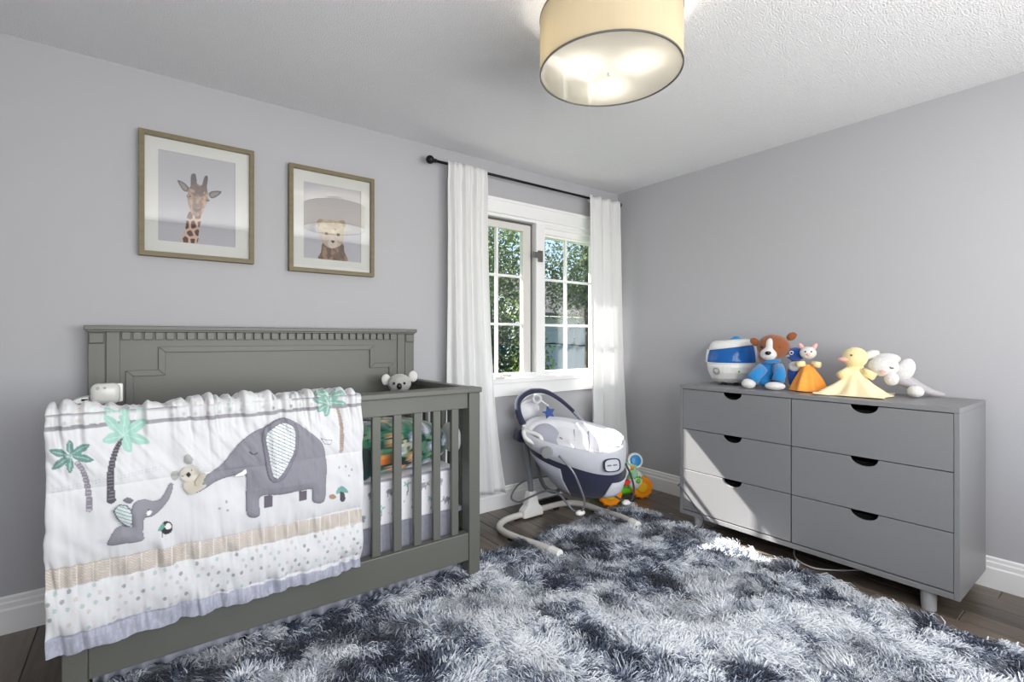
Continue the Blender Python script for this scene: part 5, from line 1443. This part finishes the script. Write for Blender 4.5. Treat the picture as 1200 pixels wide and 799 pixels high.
# inner white band of the bar
MB().tube([Vector(q_) + Vector((.012, .01, -.016)) for q_ in ar[:30]], .012, 10, flat=.6).build('bar_lining', M['white_pl'], sw, smooth=True)
hp = Vector(SWING['head'][0])
V = []; F = []; n2, m2 = 28, 12
for j in range(m2):
    for i in range(n2 + 1):
        t = PI * i / n2; q_ = j / (m2 - 1)
        V.append(hp + Vector((.10 * math.cos(t) * (1 - .35 * q_), .07 * q_ - .02 * math.sin(t), .085 * math.sin(t) * (1 - .25 * q_) - .05 - .05 * q_)))
F = [(j * (n2 + 1) + i, j * (n2 + 1) + i + 1, (j + 1) * (n2 + 1) + i + 1, (j + 1) * (n2 + 1) + i) for j in range(m2 - 1) for i in range(n2)]
MB().add(V, F).add([hp + Vector((.09 * math.cos(t), .0, .08 * math.sin(t) - .045)) for t in np.linspace(0, 2 * PI, 24, endpoint=False)], [tuple(range(24))]).build('head_panel', M['seat_white'], sw, smooth=True, solid=.01)
sp_ = Vector(SWING['star'][0]); fr_ = Vector((-.6, -.8, 0)); fl = Vector((.8, -.6, 0))
pts = []
for k in range(10):
    a = PI / 2 + 2 * PI * k / 10 + .25; rr = .048 if k % 2 == 0 else .025
    pts.append(sp_ + fl * (rr * math.cos(a)) + U3 * (rr * math.sin(a)))
st = MB().prism(pts, fr_ * .018).build('star_toy', mat('blue_star_fabric', (58, 84, 140), .9, bump=.2, bscale=200, sheen=.2), sw, bevel=.006, seg=3)
MB().tube([sp_ + U3 * .045 + fr_ * .009, Vector(SWING['ring'][0]) + Vector((.02, -.02, -.01))], .004, 6).build('ribbon', M['white_pl'], st)
rp = Vector(SWING['ring'][0])
MB().tube([rp + fl * (.026 * math.cos(t)) + U3 * (.026 * math.sin(t)) - fr_ * -.01 for t in np.linspace(0, 2 * PI, 20, endpoint=False)], .010, 10, closed=True).build('ring_toy', M['pale_fab'], sw, smooth=True)

# ================================================================== WALKER TOY
wk = thing('push_walker', (-.43, -.42, 0), 'white and lime push along walker toy with orange wheels in the corner', 'toy')
wd_ = Vector((.99, -.07, 0)).normalized()


def wheel(c0, r0, w):
    c0 = Vector(c0); d = Vector((-.55, -.83, 0)).normalized()
    b = MB().lathe([(r0 * .55, -w / 2), (r0 * .9, -w / 2), (r0, -w * .3), (r0, w * .3), (r0 * .9, w / 2), (r0 * .55, w / 2)], c0, 36, axis=d)
    wl_ = b.build('wheel', M['orange_pl'], wk, smooth=False, bevel=.003)
    MB().lathe([(r0 * .5, 0), (r0 * .5, w / 2 + .003), (r0 * .36, w / 2 + .010), (.004, w / 2 + .012)], c0, 24, axis=d).build('hubcap', mat('yellow_hub', (236, 180, 30), .4), wl_)
    for k in range(12):
        t = 2 * PI * k / 12; a, b2 = frame_from(d); q_ = c0 + a * (r0 * .985 * math.cos(t)) + b2 * (r0 * .985 * math.sin(t))
        MB().tube([q_ - d * w * .42, q_ + d * w * .42], .006, 8).build('tread', M['orange_pl'], wl_)


wheel((-.590, -.436, .085), .084, .055)
wheel((-.262, -.455, .082), .081, .055)
for p_, q_ in (((-.56, -.27, .055), (-.46, -.2, .05)), ((-.25, -.2, .055), (-.2, -.2, .05))):
    MB().cyl(p_, q_, .055, n=24).build('rear_wheel', M['lime_pl'], wk, bevel=.004)
b = MB().tube(smooth_path([(-.53, -.44, .10), (-.50, -.445, .15), (-.455, -.44, .20), (-.40, -.43, .25)], 5), [.036, .037, .038, .039, .040, .040, .04, .04, .04, .04, .04, .04, .04, .04, .04, .038], 16, flat=.7)
b.build('side_arm', M['white_pl'], wk, smooth=True)
MB().ell((-.30, -.43, .135), (.075, .05, .075), nu=24, nv=16).build('front_panel', M['white_pl'], wk, smooth=True)
MB().tube([(-.52, -.40, .07), (-.40, -.38, .06), (-.27, -.40, .05)], .03, 14).build('lower_bar', M['lime_pl'], wk, smooth=True)
MB().tube(smooth_path([(-.33, -.43, .17), (-.35, -.425, .22), (-.345, -.43, .265)], 5), .046, 18).build('neck', M['mint_pl'], wk, smooth=True)
dd = Vector((-.55, -.80, .25)).normalized(); dc = Vector((-.318, -.445, .285))
MB().lathe([(.055, -.03), (.058, 0), (.054, .008), (.05, .008)], dc, 32, axis=dd).build('head_ring', M['white_pl'], wk)
MB().lathe([(.042, 0), (.042, .012), (.03, .016), (.004, .017)], dc, 28, axis=dd).build('disc', M['blue_pl'], wk)
hd = Vector((-.6, -.8, 0)); hl = Vector((.8, -.6, 0)); hc_ = Vector((-.462, -.477, .155))
heart = [hc_ + hl * (.030 * math.sin(t) ** 3 * 1.1) + U3 * (.026 * (13 * math.cos(t) - 5 * math.cos(2 * t) - 2 * math.cos(3 * t) - math.cos(4 * t)) / 15) for t in np.linspace(0, 2 * PI, 28, endpoint=False)]
MB().prism(heart, hd * .010).build('heart', M['red_pl'], wk)
pc = Vector((-.322, -.476, .14))
b = MB().ell(pc + hd * .004, (.020, .014, .018), nu=14, nv=8)
for k in range(4): b.ell(pc + hd * .004 + hl * (-.027 + .018 * k) + U3 * (.022 + (.008 if k in (1, 2) else 0)), .0085, nu=10, nv=6)
b.build('paw_print', M['lime_pl'], wk, smooth=True)
MB().ell((-.375, -.463, .245), (.018, .012, .018)).build('button', M['orange_pl'], wk, smooth=True)
MB().ell((-.40, -.47, .205), (.016, .01, .014)).build('button', M['lime_pl'], wk, smooth=True)

# ================================================================== OUTSIDE
GZ = -2.9
lawn = MB().box((-30, .6, GZ - .1), (40, 60, GZ)).build('lawn', mat('lawn_grass', (78, 104, 54), .95, var=.4, vscale=2), None, (0, 10, GZ))
tag(lawn, 'green lawn far below the window', 'lawn')


def leaf_mat(name, c0, c1):
    m = bpy.data.materials.new(name); m.use_nodes = True; nt = m.node_tree; b = nt.nodes['Principled BSDF']; b.inputs['Roughness'].default_value = .6
    at_ = nt.nodes.new('ShaderNodeAttribute'); at_.attribute_name = 'Col'; nt.links.new(at_.outputs['Color'], b.inputs['Base Color'])
    tr = nt.nodes.new('ShaderNodeBsdfTranslucent'); nt.links.new(at_.outputs['Color'], tr.inputs[0])
    mx = nt.nodes.new('ShaderNodeMixShader'); mx.inputs[0].default_value = .4
    nt.links.new(b.outputs[0], mx.inputs[1]); nt.links.new(tr.outputs[0], mx.inputs[2]); nt.links.new(mx.outputs[0], nt.nodes['Material Output'].inputs['Surface'])
    return m


LM = leaf_mat('tree_leaf', None, None); BK = mat('tree_bark', (92, 80, 70), .95, bump=.5, bscale=20)


def tree(x, y, top, rx, seed, label, n=7000, c0=(60, 92, 44), c1=(150, 176, 92), lo=-1.6, size=.075, trunk=True, cat='tree'):
    t = thing('tree' if cat == 'tree' else 'shrub', (x, y, GZ), label, cat)
    r = np.random.default_rng(seed)
    nb = 26; B_ = []
    b = MB(); zc = (top + lo) / 2; hz_ = (top - lo) / 2
    for _ in range(nb):
        u_ = r.normal(size=3); u_ /= np.linalg.norm(u_); k = r.uniform(.25, .9)
        B_.append((x + u_[0] * rx * k, y + u_[1] * rx * .8 * k, zc + u_[2] * hz_ * k))
    if trunk:
        b.tube([(x, y, GZ), (x + .1, y, lo), (x, y, zc), (x, y, top - .4)], [.16, .13, .09, .02], 8)
        for q_ in B_: b.tube([(x, y, max(lo, q_[2] - .9)), ((x + q_[0]) / 2, (y + q_[1]) / 2, q_[2] - .3), q_], [.05, .03, .01], 5)
        b.build('trunk', BK, t)
    ci = r.integers(nb, size=n); C_ = np.array(B_)[ci] + r.normal(size=(n, 3)) * np.array([rx * .24, rx * .22, hz_ * .2])
    C_[:, 2] = np.maximum(C_[:, 2], GZ + .1)
    a = r.normal(size=(n, 3)); a /= np.linalg.norm(a, axis=1)[:, None]; b2 = np.cross(a, r.normal(size=(n, 3))); b2 /= np.linalg.norm(b2, axis=1)[:, None]
    s_ = r.uniform(.6, 1.3, n)[:, None] * size
    V = np.stack([C_ - a * s_, C_ + b2 * s_ * .5, C_ + a * s_, C_ - b2 * s_ * .5], 1).reshape(-1, 3)
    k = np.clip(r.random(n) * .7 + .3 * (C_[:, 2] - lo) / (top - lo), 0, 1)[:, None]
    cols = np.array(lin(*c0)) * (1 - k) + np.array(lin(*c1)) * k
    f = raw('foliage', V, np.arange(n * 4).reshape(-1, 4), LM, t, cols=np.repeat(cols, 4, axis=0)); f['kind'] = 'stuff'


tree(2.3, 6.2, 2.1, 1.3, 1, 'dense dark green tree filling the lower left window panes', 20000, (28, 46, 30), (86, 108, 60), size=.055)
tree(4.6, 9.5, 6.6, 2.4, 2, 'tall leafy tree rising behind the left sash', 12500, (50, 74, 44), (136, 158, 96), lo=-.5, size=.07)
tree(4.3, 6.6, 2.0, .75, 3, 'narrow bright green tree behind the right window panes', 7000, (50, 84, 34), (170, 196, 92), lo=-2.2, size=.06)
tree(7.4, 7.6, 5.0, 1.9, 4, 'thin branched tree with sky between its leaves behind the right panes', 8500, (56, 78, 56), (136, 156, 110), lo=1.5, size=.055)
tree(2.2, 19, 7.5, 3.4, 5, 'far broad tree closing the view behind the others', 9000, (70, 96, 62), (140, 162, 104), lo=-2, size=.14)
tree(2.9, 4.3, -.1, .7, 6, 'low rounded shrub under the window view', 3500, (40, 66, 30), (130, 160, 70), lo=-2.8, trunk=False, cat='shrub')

hs = thing('neighbour_house', (11, 12.5, GZ), 'pale blue grey neighbouring house wall seen through the right panes', 'house')
HW = mat('pale_blue_siding', (176, 190, 204), .8)
MB().box((7.6, 10.6, GZ), (15, 16, 2.0)).build('wall', HW, hs)
b = MB()
for k in range(24): b.box((7.57, 10.57, GZ + .2 * k), (15.0, 10.6, GZ + .2 * k + .02))
sd = b.build('siding_edge', HW, hs); sd['kind'] = 'stuff'
MB().prism([(7.2, 10.2, 2.0), (15.4, 10.2, 2.0), (15.4, 13.3, 3.7), (7.2, 13.3, 3.7)], (0, 0, .12)).build('roof', mat('grey_shingle', (104, 102, 104), .9, var=.3, vscale=6), hs)
MB().box((12.6, 10.54, -.6), (13.6, 10.6, .9)).build('window', M['trim'], hs)
MB().box((12.68, 10.53, -.52), (13.52, 10.545, .82)).build('pane', mat('house_pane', (60, 70, 84), .1), hs)
cb_ = MB().tube([(4, 9.0, 1.05), (6.2, 9.2, .98), (7.6, 9.4, 1.05), (9.0, 9.5, .96), (12, 9.8, 1.05)], .03, 6).build('utility_cable', M['black_metal'], None, (7, 9.2, 1))
tag(cb_, 'dark utility cable sagging across the pale house wall outside', 'cable')
